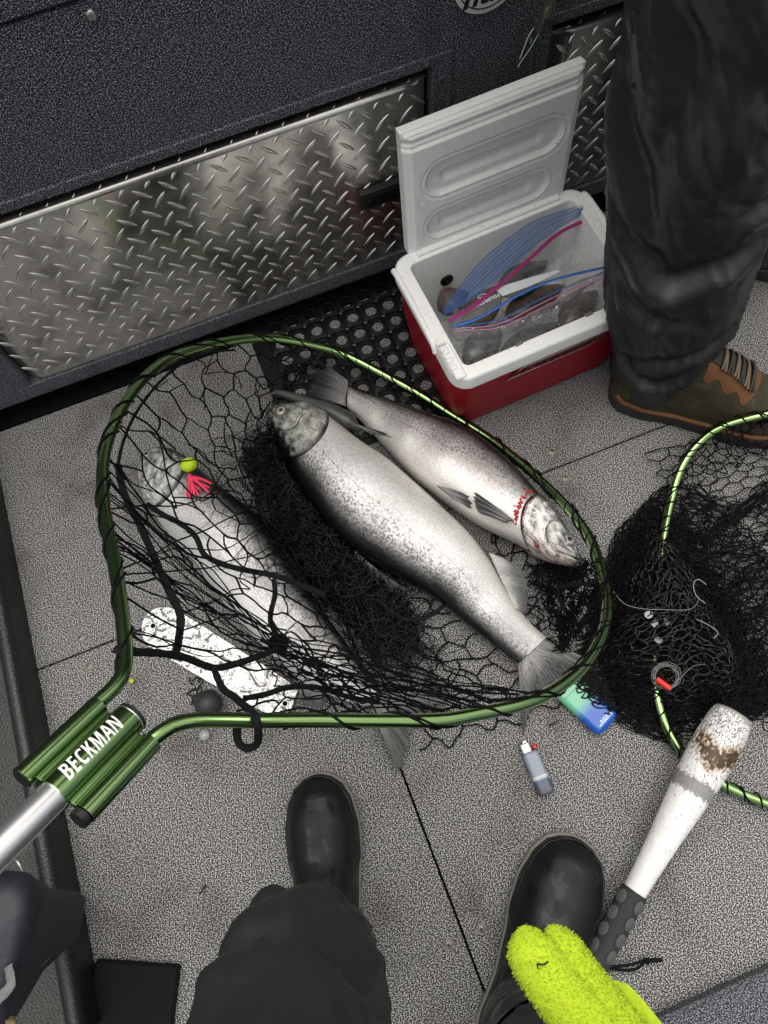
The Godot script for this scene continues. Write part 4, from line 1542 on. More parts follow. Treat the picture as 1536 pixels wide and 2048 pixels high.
	var L3 := smooth([Vector3(0.215, 0.018, -0.085), Vector3(0.236, 0.008, -0.134), Vector3(0.226, 0.006, -0.187), Vector3(0.224, 0.006, -0.241), Vector3(0.222, 0.006, -0.288), Vector3(0.240, 0.008, -0.30)], 60)
	var right := func(q: Vector2) -> Vector3:
		var a: Vector3 = along(arm, q.y)
		var b: Vector3 = along(L3, q.y)
		var u := clampf(q.x, 0, 1)
		var p := a.lerp(b, u)
		p.y = maxf(0.005, lerpf(a.y, b.y, 1 - pow(1 - u, 2.6)))
		if near_fish(p.x, p.z, 1): p.y = 0.003
		p.x += 0.016 * noise.get_noise_2d(u * 3 + 5, q.y * 5)
		p.z += 0.016 * noise.get_noise_2d(u * 3 + 15, q.y * 5 + 9)
		return p
	hexnet(net, right, 8, 11, 0.00125, 0.2, 0.0)
	for k in 4:
		var dense := func(q: Vector2) -> Vector3:
			var p: Vector3 = right.call(Vector2(q.x * 0.62, lerpf(0.02, 0.62, q.y)))
			p += Vector3(0.022 * noise.get_noise_2d(q.x * 5 + k * 13, q.y * 5), 0.012 * absf(noise.get_noise_2d(q.x * 7 + k * 31, q.y * 7)), 0.024 * noise.get_noise_2d(q.x * 5 + k * 7, q.y * 5 + 50))
			if near_fish(p.x, p.z, 1): p.y = 0.003
			return p
		hexnet(net, dense, 10, 14, 0.0008, 0.4, 0.05)
	# floor under the lower part of the big fish
	var floor_net := func(q: Vector2) -> Vector3:
		var p := Vector3(lerpf(0.00, 0.26, q.x), 0.004, lerpf(-0.26, -0.04, q.y) + q.x * 0.03)
		p.x += 0.016 * noise.get_noise_2d(q.x * 5 + 33, q.y * 5)
		p.z += 0.016 * noise.get_noise_2d(q.x * 5, q.y * 5 + 44)
		p.y += 0.004 * absf(noise.get_noise_2d(q.x * 8, q.y * 8))
		return p
	hexnet(net, floor_net, 10, 8, 0.0012, 0.17, 0.0)
	part("netting", net, M.net, N)
	# ---- bunched lines running from the hoop to the knot by the flasher
	var bun := MB.new()
	for k in 22:
		var s := lerpf(0.84, 0.968, rng.randf())
		var a: Vector3 = along(H, s)
		var b := Vector3(-0.122, 0.205, -0.222) + Vector3(rng.randf_range(-0.02, 0.02), rng.randf_range(-0.04, 0.03), rng.randf_range(-0.02, 0.02))
		if k % 7 == 0: b = along(A1, rng.randf_range(0.15, 0.5)) + Vector3(0, 0.02, 0)
		var pts := []
		for i in 9:
			var f := i / 8.0
			var p := a.lerp(b, f)
			p.y -= 0.10 * sin(PI * f) * (0.5 + 0.5 * rng.randf())
			p.x -= 0.012 * sin(PI * f) * rng.randf()
			p += Vector3(rng.randf_range(-1, 1), 0, rng.randf_range(-1, 1)) * 0.005
			p.y = maxf(p.y, fish_top(p.x, p.z, 2) + 0.004)
			pts.append(p)
		bun.tube(smooth(pts, 26), rng.randf_range(0.0006, 0.0013), 4)
	for k in 30:
		var a := Vector3(-0.118, 0.205, -0.215) + Vector3(rng.randf_range(-0.03, 0.02), rng.randf_range(-0.03, 0.03), rng.randf_range(-0.02, 0.02))
		var b: Vector3 = along(H, lerpf(0.085, 0.185, rng.randf())) + Vector3(0, -0.010, -0.003)
		var pts := []
		for i in 8:
			var f := i / 7.0
			var p := a.lerp(b, f)
			p.y -= 0.035 * sin(PI * f)
			p += Vector3(rng.randf_range(-1, 1), rng.randf_range(-1, 1) * 0.5, rng.randf_range(-1, 1)) * 0.008
			p.y = maxf(p.y, fish_top(p.x, p.z, 2) + 0.004)
			pts.append(p)
		bun.tube(smooth(pts, 22), rng.randf_range(0.0006, 0.0013), 4)
	part("bunched_lines", bun, M.net, N)
	# ---- the matted tangle between the two fish
	var tg := MB.new()
	var ridge := smooth([Vector3(-0.056, 0.040, -0.595), Vector3(-0.036, 0.050, -0.53), Vector3(-0.020, 0.058, -0.458), Vector3(-0.006, 0.058, -0.378), Vector3(0.010, 0.054, -0.300), Vector3(0.026, 0.046, -0.228), Vector3(0.046, 0.036, -0.165)], 60)
	for k in 900:
		var s := rng.randf()
		var c: Vector3 = along(ridge, s)
		var wide := 0.018 + 0.030 * sin(PI * clampf(s * 0.9 + 0.08, 0, 1))
		c += Vector3(rng.randfn(-0.006, wide * (0.55 if k % 4 else 1.15)), 0, rng.randfn(0.0, 0.026))
		var hd2 := rng.randf() * TAU
		var turn := rng.randf_range(-0.9, 0.9)
		var pts := []
		var p := Vector3(c.x, 0, c.z)
		var lift := rng.randf()
		for i in 12:
			p += Vector3(cos(hd2), 0, sin(hd2)) * 0.0062
			hd2 += turn * 0.45 + rng.randf_range(-0.5, 0.5)
			var dd := Vector2(p.x - c.x, p.z - c.z).length()
			var y: float = maxf(0.006 + lift * c.y * 1.1, fish_top(p.x, p.z, 2) + 0.001 + lift * 0.006)
			if fish_top(p.x, p.z, 0) > 0.0: y = minf(y, 0.03)
			pts.append(Vector3(p.x, y + 0.004 * noise.get_noise_2d(i * 0.8, k), p.z))
		tg.tube(smooth(pts, 26), [0.0005, 0.0006, 0.0009][k % 3], 3)
	part("tangle", tg, M.netfine, N)
	var tg2 := MB.new()
	for k in 5:
		var mat_fn := func(q: Vector2) -> Vector3:
			var qy := clampf(q.y * (0.86 + 0.30 * noise.get_noise_2d(q.x * 2.5 + k * 9, 4.0)) + 0.10 * noise.get_noise_2d(q.x * 3.0, k * 5.0), 0, 1)
			var c: Vector3 = along(ridge, qy)
			var wide := (0.75 + 0.7 * absf(noise.get_noise_2d(q.y * 5.0, k * 3.0))) * 0.026 + 0.046 * sin(PI * clampf(q.y * 0.9 + 0.08, 0, 1))
			var p := c + Vector3((q.x - 0.5) * 2 * wide, 0, (q.x - 0.5) * -0.02)
			p += Vector3(0.034 * noise.get_noise_2d(q.x * 5 + k * 17, q.y * 8), 0, 0.034 * noise.get_noise_2d(q.x * 5 + k * 5, q.y * 8 + 80))
			var fall := 1.0 - pow(absf(q.x - 0.5) * 2, 2.0)
			p.y = 0.006 + c.y * fall * (0.3 + 0.12 * k) + 0.01 * noise.get_noise_2d(q.x * 8 + k * 3, q.y * 14)
			p.y = maxf(p.y, fish_top(p.x, p.z, 2) + 0.002)
			if fish_top(p.x, p.z, 0) > 0.0: p.y = minf(p.y, 0.03)
			return p
		hexnet(tg2, mat_fn, 14, 40, 0.0010, 0.45, 0.03)
	part("matted_netting", tg2, M.net, N)
	# knot by the flasher
	var kn := MB.new()
	for k in 70:
		var c := Vector3(-0.120, 0.205, -0.222)
		var pts := []
		var ph := rng.randf() * TAU
		var rr := rng.randf_range(0.004, 0.014)
		for i in 10:
			var a := ph + i * rng.randf_range(0.4, 0.9)
			pts.append(c + Vector3(cos(a) * rr, rng.randf_range(-0.008, 0.008), sin(a) * rr * 0.8))
		kn.tube(smooth(pts, 24), 0.0008, 3)
	part("knot", kn, M.net, N)
	# ---- webbing straps
	var straps := [
		[[Vector3(-0.236, 0.4650, -0.216), Vector3(-0.234, 0.4770, -0.213), Vector3(-0.224, 0.462, -0.209), Vector3(-0.210, 0.425, -0.208), Vector3(-0.197, 0.38, -0.205), Vector3(-0.181, 0.34, -0.193), Vector3(-0.162, 0.31, -0.194), Vector3(-0.138, 0.27, -0.201), Vector3(-0.118, 0.22, -0.212)], 0.0085],
		[[Vector3(-0.042, 0.140, -0.711), Vector3(-0.093, 0.180, -0.699), Vector3(-0.143, 0.200, -0.672), Vector3(-0.183, 0.240, -0.616), Vector3(-0.209, 0.280, -0.555), Vector3(-0.229, 0.300, -0.498), Vector3(-0.232, 0.300, -0.458)], 0.0045],
		[[Vector3(-0.229, 0.300, -0.498), Vector3(-0.232, 0.300, -0.458), Vector3(-0.224, 0.300, -0.407), Vector3(-0.213, 0.320, -0.347), Vector3(-0.203, 0.340, -0.298), Vector3(-0.194, 0.360, -0.258), Vector3(-0.200, 0.370, -0.231), Vector3(-0.203, 0.390, -0.210)], 0.0095],
		[[Vector3(-0.179, 0.345, -0.192), Vector3(-0.171, 0.370, -0.162), Vector3(-0.155, 0.400, -0.141), Vector3(-0.141, 0.430, -0.122), Vector3(-0.129, 0.468, -0.106), Vector3(-0.132, 0.462, -0.092), Vector3(-0.141, 0.440, -0.085), Vector3(-0.153, 0.430, -0.086), Vector3(-0.159, 0.430, -0.095), Vector3(-0.155, 0.435, -0.107), Vector3(-0.148, 0.430, -0.120)], 0.0078],
		[[Vector3(-0.147, 0.400, -0.137), Vector3(-0.130, 0.370, -0.138), Vector3(-0.108, 0.330, -0.142), Vector3(-0.081, 0.280, -0.136), Vector3(-0.054, 0.240, -0.118), Vector3(-0.023, 0.220, -0.101)], 0.0065],
		[[Vector3(-0.254, 0.105, -0.527), Vector3(-0.234, 0.120, -0.495), Vector3(-0.208, 0.128, -0.463), Vector3(-0.193, 0.132, -0.434), Vector3(-0.189, 0.132, -0.403), Vector3(-0.166, 0.132, -0.377), Vector3(-0.134, 0.132, -0.354), Vector3(-0.103, 0.128, -0.335), Vector3(-0.074, 0.112, -0.313), Vector3(-0.045, 0.100, -0.287)], 0.0085],
		[[Vector3(-0.105, 0.130, -0.330), Vector3(-0.111, 0.130, -0.307), Vector3(-0.122, 0.140, -0.285), Vector3(-0.127, 0.150, -0.266), Vector3(-0.121, 0.180, -0.235), Vector3(-0.118, 0.200, -0.218)], 0.0075],
		[[Vector3(0.315, 0.165, -0.139), Vector3(0.301, 0.120, -0.159), Vector3(0.286, 0.080, -0.170), Vector3(0.281, 0.060, -0.161), Vector3(0.284, 0.050, -0.137), Vector3(0.294, 0.040, -0.111)], 0.0075],
		[[Vector3(0.025, 0.060, -0.261), Vector3(0.048, 0.040, -0.227), Vector3(0.075, 0.040, -0.212), Vector3(0.110, 0.040, -0.216), Vector3(0.129, 0.050, -0.229)], 0.0065]]
	for s in straps:
		var rb := MB.new()
		ribbon(rb, s[0], s[1], 0.0016)
		part("strap", rb, M.web, N)

const LETTER_SIDE := 1.0

func second_net() -> void:
	var N := thing("landing_net", "heaped fine hex mesh landing net with green hoop at right", "landing net")
	var hp := [Vector3(1.02, 0.07, -0.19), Vector3(0.92, 0.085, -0.238), Vector3(0.830, 0.090, -0.273), Vector3(0.753, 0.090, -0.293), Vector3(0.700, 0.090, -0.300), Vector3(0.637, 0.078, -0.312), Vector3(0.596, 0.058, -0.306), Vector3(0.560, 0.042, -0.285), Vector3(0.527, 0.028, -0.249), Vector3(0.488, 0.028, -0.202), Vector3(0.449, 0.028, -0.147), Vector3(0.411, 0.026, -0.086), Vector3(0.377, 0.024, -0.026), Vector3(0.356, 0.022, 0.027), Vector3(0.350, 0.020, 0.078), Vector3(0.360, 0.018, 0.118), Vector3(0.389, 0.014, 0.166), Vector3(0.433, 0.012, 0.210), Vector3(0.477, 0.012, 0.246), Vector3(0.54, 0.012, 0.28), Vector3(0.66, 0.014, 0.325)]
	var H := smooth(hp, 160)
	var mb := MB.new()
	mb.tube(H, 0.0070, 20, true)
	part("hoop", mb, M.green, N)
	var la := MB.new()
	lashing(la, H, 0.0078, 52, 0.0011, 0.4, 0.0, 1.0)
	lashing(la, H, 0.0078, 21, 0.0011, 2.0, 0.0, 1.0)
	part("lashing", la, M.net, N)
	var net := MB.new()
	# flat netting over the floor inside the hoop
	var flat := func(q: Vector2) -> Vector3:
		var a: Vector3 = along(H, lerpf(0.17, 0.50, 1 - q.y))
		var p := a.lerp(Vector3(1.02, 0.01, 0.02), q.x)
		p = Vector3(lerpf(0.475, 0.93, q.x) + (1 - q.y) * 0.06, 0.006, lerpf(-0.335, 0.02, q.y) + q.x * 0.05)
		p.x += 0.008 * noise.get_noise_2d(q.x * 6, q.y * 6)
		p.z += 0.008 * noise.get_noise_2d(q.x * 6 + 9, q.y * 6 + 4)
		p.y += 0.006 * absf(noise.get_noise_2d(q.x * 5 + 70, q.y * 5))
		return p
	hexnet(net, flat, 28, 24, 0.00095, 0.13, 0.0)
	# the stretch rising to the hoop
	var rise := func(q: Vector2) -> Vector3:
		var a: Vector3 = along(H, lerpf(0.14, 0.44, q.y))
		var b := a + Vector3(0.05, 0, 0.07) * (0.6 + 0.4 * noise.get_noise_1d(q.y * 4))
		b.y = 0.008
		var p := a.lerp(b, q.x)
		p.y = lerpf(a.y, b.y, sqrt(clampf(q.x, 0, 1)))
		return p
	hexnet(net, rise, 5, 30, 0.0010, 0.3, 0.02)
	part("netting", net, M.net, N)
	# the heap: many crumpled layers
	var edge := smooth([Vector2(0.560, -0.275), Vector2(0.500, -0.262), Vector2(0.430, -0.238), Vector2(0.375, -0.180), Vector2(0.318, -0.115), Vector2(0.262, -0.068), Vector2(0.247, -0.030), Vector2(0.290, 0.030), Vector2(0.335, 0.078), Vector2(0.40, 0.098), Vector2(0.48, 0.110), Vector2(0.60, 0.10), Vector2(0.64, -0.02), Vector2(0.62, -0.14), Vector2(0.60, -0.22)], 80, true)
	var cen := Vector2(0.425, -0.070)
	var heap := MB.new()
	var heap_top := MB.new()
	var layers := 11
	for k in layers:
		var lay := func(q: Vector2) -> Vector3:
			# square to disc
			var s := Vector2(q.x * 2 - 1, q.y * 2 - 1)
			var d := Vector2(s.x * sqrt(1 - s.y * s.y * 0.5), s.y * sqrt(1 - s.x * s.x * 0.5))
			var an := fposmod(atan2(d.y, d.x) / TAU, 1.0)
			var e: Vector2 = _edge_at(edge, cen, d)
			var p2 := cen + (e - cen) * minf(1.0, d.length()) * (1.0 - 0.026 * k)
			var w := 0.040 if k < layers - 2 else 0.022
			if k >= 3 and p2.x > cen.x: p2.x = cen.x + (p2.x - cen.x) * (0.72 - 0.02 * k)
			p2 += Vector2(noise.get_noise_3d(p2.x * 13, p2.y * 13, k * 3.1), noise.get_noise_3d(p2.x * 13 + 40, p2.y * 13, k * 3.1)) * w * (1.0 - 0.6 * d.length())
			var fall := 1.0 - pow(minf(1, d.length()), 2.2)
			var y := 0.006 + fall * (0.012 + 0.0065 * k) + (0.4 + fall) * 0.014 * absf(noise.get_noise_3d(p2.x * 16, p2.y * 16, k * 5.7))
			if p2.x < 0.30 and p2.y > -0.06 and p2.y < 0.02: y = maxf(y, 0.024)
			return Vector3(p2.x, y, p2.y)
		if k < layers - 2: hexnet(heap, lay, 26, 26, 0.00092, 0.24, 0.02)
		else: hexnet(heap_top, lay, 24, 24, 0.00095, 0.10, 0.0 if k == layers - 1 else 0.3)
	part("heaped_netting", heap, M.net, N)
	part("top_netting", heap_top, M.net_highlight, N)
	# loose outer fold at the right with folds drawn together
	var loose := MB.new()
	for k in 3:
		var lf := func(q: Vector2) -> Vector3:
			var p := Vector3(lerpf(0.50, 0.86, q.x), 0.008 + 0.006 * k, lerpf(-0.20, 0.20, q.y))
			p.x += 0.05 * noise.get_noise_2d(q.x * 4 + k * 9, q.y * 5)
			p.z += 0.05 * noise.get_noise_2d(q.x * 4 + 5, q.y * 5 + k * 11)
			p.y += 0.02 * absf(noise.get_noise_2d(q.x * 6 + k * 21, q.y * 6))
			return p
		if k < 2: hexnet(loose, lf, 24, 26, 0.00092, 0.25, 0.03)
	for k in 16:
		var a := Vector3(0.535, 0.02, -0.165) + Vector3(0, 0, rng.randf_range(-0.012, 0.012))
		var b := Vector3(0.80, 0.022, -0.235) + Vector3(0, 0, rng.randf_range(-0.012, 0.012))
		var pts := []
		for i in 9: pts.append(a.lerp(b, i / 8.0) + Vector3(0, rng.randf_range(0, 0.008), rng.randf_range(-0.005, 0.005)))
		loose.tube(smooth(pts, 26), 0.0009, 4)
	part("loose_netting", loose, M.net, N)
	# dark netting fill near the upper hoop
	var fill := MB.new()
	for k in 60:
		var s := rng.randf_range(0.10, 0.30)
		var a: Vector3 = along(H, s)
		var pts := []
		var p := a + Vector3(rng.randf_range(-0.01, 0.03), -0.006, rng.randf_range(0.0, 0.05))
		for i in 7:
			pts.append(p)
			p += Vector3(0.016, 0, -0.002) + Vector3(rng.randf_range(-1, 1) * 0.004, rng.randf_range(-1, 1) * 0.003, rng.randf_range(-1, 1) * 0.006)
		fill.tube(smooth(pts, 16), 0.0010, 3)
	part("bunched_lines", fill, M.net, N)

var _rad := {}
func _edge_at(edge: Array, cen: Vector2, d: Vector2) -> Vector2:
	if _rad.is_empty():
		for k in 181:
			var an := TAU * k / 180.0 - PI
			var best := 0.1
			var bd := 1e9
			for p in edge:
				var da := absf(angle_difference((p - cen).angle(), an))
				if da < bd:
					bd = da
					best = (p - cen).length()
			_rad[k] = best
	if d.length() < 1e-5: return cen
	var x := (d.angle() + PI) / TAU * 180.0
	var i := clampi(int(x), 0, 179)
	return cen + d.normalized() * lerpf(_rad[i], _rad[i + 1], x - i)

# ---------- the two people (legs and boots; the rest is behind the lens or above the frame)
func boot_foot(mb: MB, toe: Vector3, heel: Vector3, hw_s: float, tops: Array) -> void:
	var d := heel - toe
	var s := d.cross(Vector3.UP).normalized()
	var hw := [[0.0, 0.006], [0.02, 0.022], [0.06, 0.036], [0.13, 0.046], [0.24, 0.052], [0.36, 0.051], [0.5, 0.044], [0.66, 0.039], [0.82, 0.041], [0.93, 0.036], [0.98, 0.024], [1.0, 0.006]]
	var rows := []
	for i in 41:
		var t := i / 40.0
		t = lerpf(t, 0.5 - 0.5 * cos(PI * t), 0.6)
		var w := table(t, hw) * hw_s
		var h := table(t, tops)
		var c := toe + d * t
		var row := []
		for k in 25:
			var a := PI * k / 24.0
			var x := signf(cos(a)) * pow(absf(cos(a)), 0.75) * w
			row.append(c + s * x + Vector3(0, 0.012 + pow(sin(a), 0.85) * (h - 0.012), 0))
		row.append(c - s * w * 0.5 + Vector3(0, 0.010, 0))
		row.append(c + s * w * 0.5 + Vector3(0, 0.010, 0))
		rows.append(row)
	mb.grid(rows, null, true)

func boot_sole(mb: MB, toe: Vector3, heel: Vector3, hw_s: float) -> void:
	var d := heel - toe
	var L := d.length()
	var s := d.cross(Vector3.UP).normalized()
	var hw := [[0.0, 0.010], [0.02, 0.026], [0.06, 0.039], [0.13, 0.049], [0.24, 0.0545], [0.36, 0.0535], [0.5, 0.0465], [0.66, 0.0415], [0.82, 0.0435], [0.93, 0.038], [0.98, 0.027], [1.0, 0.010]]
	var ring := []
	for sg in [1, -1]:
		for i in 31:
			var t := i / 30.0
			if sg < 0: t = 1 - t
			t = lerpf(t, 0.5 - 0.5 * cos(PI * t), 0.7)
			ring.append(toe - d / L * 0.003 + d * (1 + 0.006 / L) * t + s * (table(t, hw) * hw_s * sg))
	var rows := []
	for e in [[0.94, 0.001], [0.985, 0.002], [1.0, 0.007], [1.0, 0.014], [0.985, 0.0165], [0.93, 0.017]]:
		var row := []
		var c := (toe + heel) * 0.5
		for p in ring: row.append(c + (p - c) * e[0] + Vector3(0, e[1], 0))
		rows.append(row)
	mb.grid(rows, null, true)
	mb.cap(rows[0], true)

# trouser leg: a tube of rings; creases are ridges drawn along lines of (angle, fraction of the length)
func leg(mb: MB, pts: Array, rad: Array, sd: float, creases := [], amp := 0.010, n := 130, K := 96) -> void:
	var P := smooth(pts, n)
	var length := 0.0
	for i in n - 1: length += (P[i + 1] - P[i]).length()
	var C := []
	for c in creases:
		var l := []
		for q in c[0]: l.append(Vector2(q[0], q[1]))
		C.append([smooth(l, 14), c[1], c[2]])
	var rows := []
	for i in n:
		var f := float(i) / (n - 1)
		var t: Vector3 = (P[mini(i + 1, n - 1)] - P[maxi(i - 1, 0)]).normalized()
		var a := t.cross(Vector3(0, 0, 1)).normalized()
		var b := a.cross(t).normalized()
		var r := table(f, rad)
		var row := []
		for k in K:
			var an := TAU * k / K
			var dir := a * cos(an) + b * sin(an)
			var q := Vector2(cos(an), sin(an))
			var w := noise.get_noise_3d(q.x * 0.8 + sd, q.y * 0.8 + f * 1.2, f * 2.2 + q.x * 0.8)
			var w2 := noise.get_noise_3d(q.x * 1.5 + sd * 3, q.y * 1.5 + f * 3.0, f * 6.0 + q.y * 2.2)
			var rid := 1.0 - absf(w2) * 2.6
			var dd := amp * (w * 0.9 + 0.45 * pow(clampf(rid, 0, 1), 3.0))
			for c in C:
				var best := 1e9
				var side := 1.0
				var fade := 1.0
				for j in 13:
					var A: Vector2 = c[0][j]
					var B: Vector2 = c[0][j + 1]
					var ax := angle_difference(A.x, an) * r
					var p := Vector2(ax, (f - A.y) * length)
					var d := Vector2(angle_difference(A.x, B.x) * r, (B.y - A.y) * length)
					var s := clampf(p.dot(d) / maxf(1e-9, d.length_squared()), 0, 1)
					var off := p - d * s
					if off.length() < best:
						best = off.length()
						side = signf(d.cross(p))
						var u := (j + s) / 13.0
						fade = sin(PI * clampf(u, 0.02, 0.98))
				if best < c[1] * 5:
					fade = pow(fade, 0.6)
					var x: float = best * side / c[1]
					# steep on one side, rolling off on the other
					dd += c[2] * fade * (exp(-pow(x / (1.0 if x < 0 else 2.2), 2)) - 0.65 * exp(-pow((x + 1.7) / 1.0, 2)))
			row.append(P[i] + dir * maxf(0.02, r + dd))
		rows.append(row)
	mb.grid(rows, null, true)
	# hem turned in
	var hem := [[], [], []]
	for k in K:
		var p: Vector3 = rows[0][k]
		var c: Vector3 = P[0]
		hem[0].append(p)
		hem[1].append(p + (c - p) * 0.06 - Vector3(0, 0.002, 0))
		hem[2].append(p + (c - p) * 0.10 + Vector3(0, 0.03, 0))
	hem.reverse()
	mb.grid(hem, null, true)

# jacket, sleeves and hood above the frame, unseen and added to block sky light: hip, neck, head centre, then elbow and wrist of each arm
func upper_body(mb: MB, hip: Vector3, neck: Vector3, head: Vector3, left: Array, right: Array) -> void:
	var rows := []
	var prof := [[0.0, 0.185, 0.13], [0.2, 0.19, 0.135], [0.5, 0.20, 0.135], [0.8, 0.215, 0.125], [0.92, 0.17, 0.10], [1.0, 0.08, 0.075], [1.06, 0.07, 0.07]]
	for i in 31:
		var f := i / 30.0 * 1.06
		var c := hip.lerp(neck, f)
		var w := table(f, [[0.0, 0.185], [0.2, 0.19], [0.5, 0.20], [0.8, 0.215], [0.92, 0.17], [1.0, 0.08], [1.06, 0.07]])
		var d := table(f, [[0.0, 0.13], [0.5, 0.135], [0.8, 0.125], [0.92, 0.10], [1.06, 0.07]])
		var row := []
		for k in 40:
			var a := TAU * k / 40
			var p := c + Vector3(cos(a) * w, 0, sin(a) * d)
			row.append(p + Vector3(cos(a), 0, sin(a)) * 0.012 * noise.get_noise_3d(p.x * 7, p.y * 9, p.z * 7))
		rows.append(row)
	mb.grid(rows, null, true)
	mb.cap(rows[0], true)
	mb.ball(head, Vector3(0.095, 0.125, 0.115), 24)
	for s in 2:
		var arm: Array = left if s == 0 else right
		var sh := hip.lerp(neck, 0.88) + Vector3(-0.19 if s == 0 else 0.19, 0, 0)
		mb.tube(smooth([sh, arm[0], arm[1]], 24), _rads([0.075, 0.06, 0.045], 24), 20, true)

func people() -> void:
	# --- person taking the photograph
	var me := thing("person", "person in black rain trousers and rubber boots looking down at the catch", "person", Vector3(-0.06, 0, 0.25))
	var off := -me.position
	var lt := Vector3(-0.150, 0, -0.060)
	var lh := Vector3(-0.222, 0, 0.228)
	var rt := Vector3(0.164, 0, 0.154)
	var rh := Vector3(-0.056, 0, 0.372)
	var tops := [[0.0, 0.022], [0.03, 0.045], [0.10, 0.060], [0.22, 0.070], [0.36, 0.082], [0.5, 0.102], [0.62, 0.13], [0.8, 0.15], [1.0, 0.12]]
	for q in [[lt, lh], [rt, rh]]:
		var bm := MB.new()
		boot_foot(bm, q[0], q[1], 1.0 if q[0] == lt else 1.12, tops)
		var ank: Vector3 = q[1].lerp(q[0], 0.27)
		if q[0] == rt:
			# tall shaft in view
			bm.tube(smooth([ank + Vector3(0, 0.06, 0), ank + Vector3(-0.001, 0.15, -0.012), ank + Vector3(0.0, 0.26, -0.025), ank + Vector3(0.004, 0.37, -0.03)], 30), _rads([0.046, 0.055, 0.062, 0.068], 30), 36)
		else:
			bm.tube(smooth([ank + Vector3(0, 0.06, 0), ank + Vector3(0, 0.15, 0), ank + Vector3(0, 0.26, -0.01)], 20), _rads([0.044, 0.05, 0.055], 20), 28)
		var o := part("boot", bm, M.boot, me)
		o.position = off
		var sm := MB.new()
		boot_sole(sm, q[0], q[1], 1.0 if q[0] == lt else 1.12)
		var so := part("sole", sm, M.sole, o)
		# raised rubber ribs round the toe
		for rb in [[0.027, 0.985], [0.036, 0.95]]:
			var d: Vector3 = q[1] - q[0]
			var sdv := d.cross(Vector3.UP).normalized()
			var pth := []
			for i in 41:
				var e := i / 40.0 * 2 - 1
				var t := 0.40 * pow(absf(e), 1.6)
				var w: float = table(t, [[0.0, 0.006], [0.02, 0.022], [0.06, 0.036], [0.13, 0.046], [0.24, 0.052], [0.36, 0.051], [0.5, 0.044]]) * (1.0 if q[0] == lt else 1.12) * rb[1]
				pth.append(q[0] + d * (t + 0.004 + (1 - rb[1]) * 0.12) + sdv * w * signf(e) * (1.0 if absf(e) > 0.02 else 0.0) + Vector3(0, rb[0], 0))
			var rm := MB.new()
			rm.tube(smooth(pth, 70), 0.0019, 6)
			part("toe_rib", rm, M.boot, o)
	var tm := MB.new()
	leg(tm, [Vector3(-0.196, 0.075, 0.152), Vector3(-0.192, 0.18, 0.142), Vector3(-0.184, 0.32, 0.132), Vector3(-0.174, 0.46, 0.140), Vector3(-0.160, 0.62, 0.20), Vector3(-0.120, 0.82, 0.36), Vector3(-0.07, 0.93, 0.42)], [[0.0, 0.054], [0.07, 0.059], [0.25, 0.068], [0.45, 0.072], [0.7, 0.088], [0.9, 0.12], [1.0, 0.13]], 2.0, [[[[-2.51, 0.339], [-1.76, 0.28], [-1.25, 0.243]], 0.012, 0.013], [[[-1.29, 0.216], [-0.83, 0.301], [-0.17, 0.365]], 0.01, 0.016], [[[-2.04, 0.301], [-1.39, 0.317], [-0.55, 0.344]], 0.008, 0.01], [[[-2.79, 0.44], [-1.85, 0.387], [-1.01, 0.36], [-0.17, 0.424]], 0.015, 0.022], [[[-3.25, 0.477], [-2.23, 0.445], [-1.29, 0.461], [-0.36, 0.525]], 0.016, 0.016], [[[-0.45, 0.307], [-0.22, 0.381], [0.01, 0.445]], 0.011, 0.012], [[[-2.51, 0.371], [-2.23, 0.339], [-1.95, 0.317]], 0.009, 0.011], [[[-1.67, 0.253], [-1.53, 0.307], [-1.57, 0.349]], 0.008, 0.01]], 0.008)
	leg(tm, [Vector3(0.010, 0.40, 0.282), Vector3(0.010, 0.50, 0.292), Vector3(0.004, 0.64, 0.33), Vector3(-0.01, 0.82, 0.40), Vector3(-0.05, 0.93, 0.43)], [[0.0, 0.075], [0.3, 0.08], [0.7, 0.10], [1.0, 0.13]], 5.0, [], 0.008, 60)
	upper_body(tm, Vector3(-0.06, 0.90, 0.43), Vector3(-0.03, 1.36, 0.40), Vector3(-0.02, 1.60, 0.27), [Vector3(-0.20, 1.14, 0.24), Vector3(-0.31, 0.80, 0.06)], [Vector3(0.21, 1.12, 0.26), Vector3(0.07, 1.17, 0.07)])
	var to := part("trousers", tm, M.cloth2, me)
	to.position = off
	# --- person standing by the cooler
	var pe := thing("person", "standing person in wrinkled dark grey rain trousers and olive lace boot", "person", Vector3(0.6, 0, -0.45))
	var po := -pe.position
	var pm := MB.new()
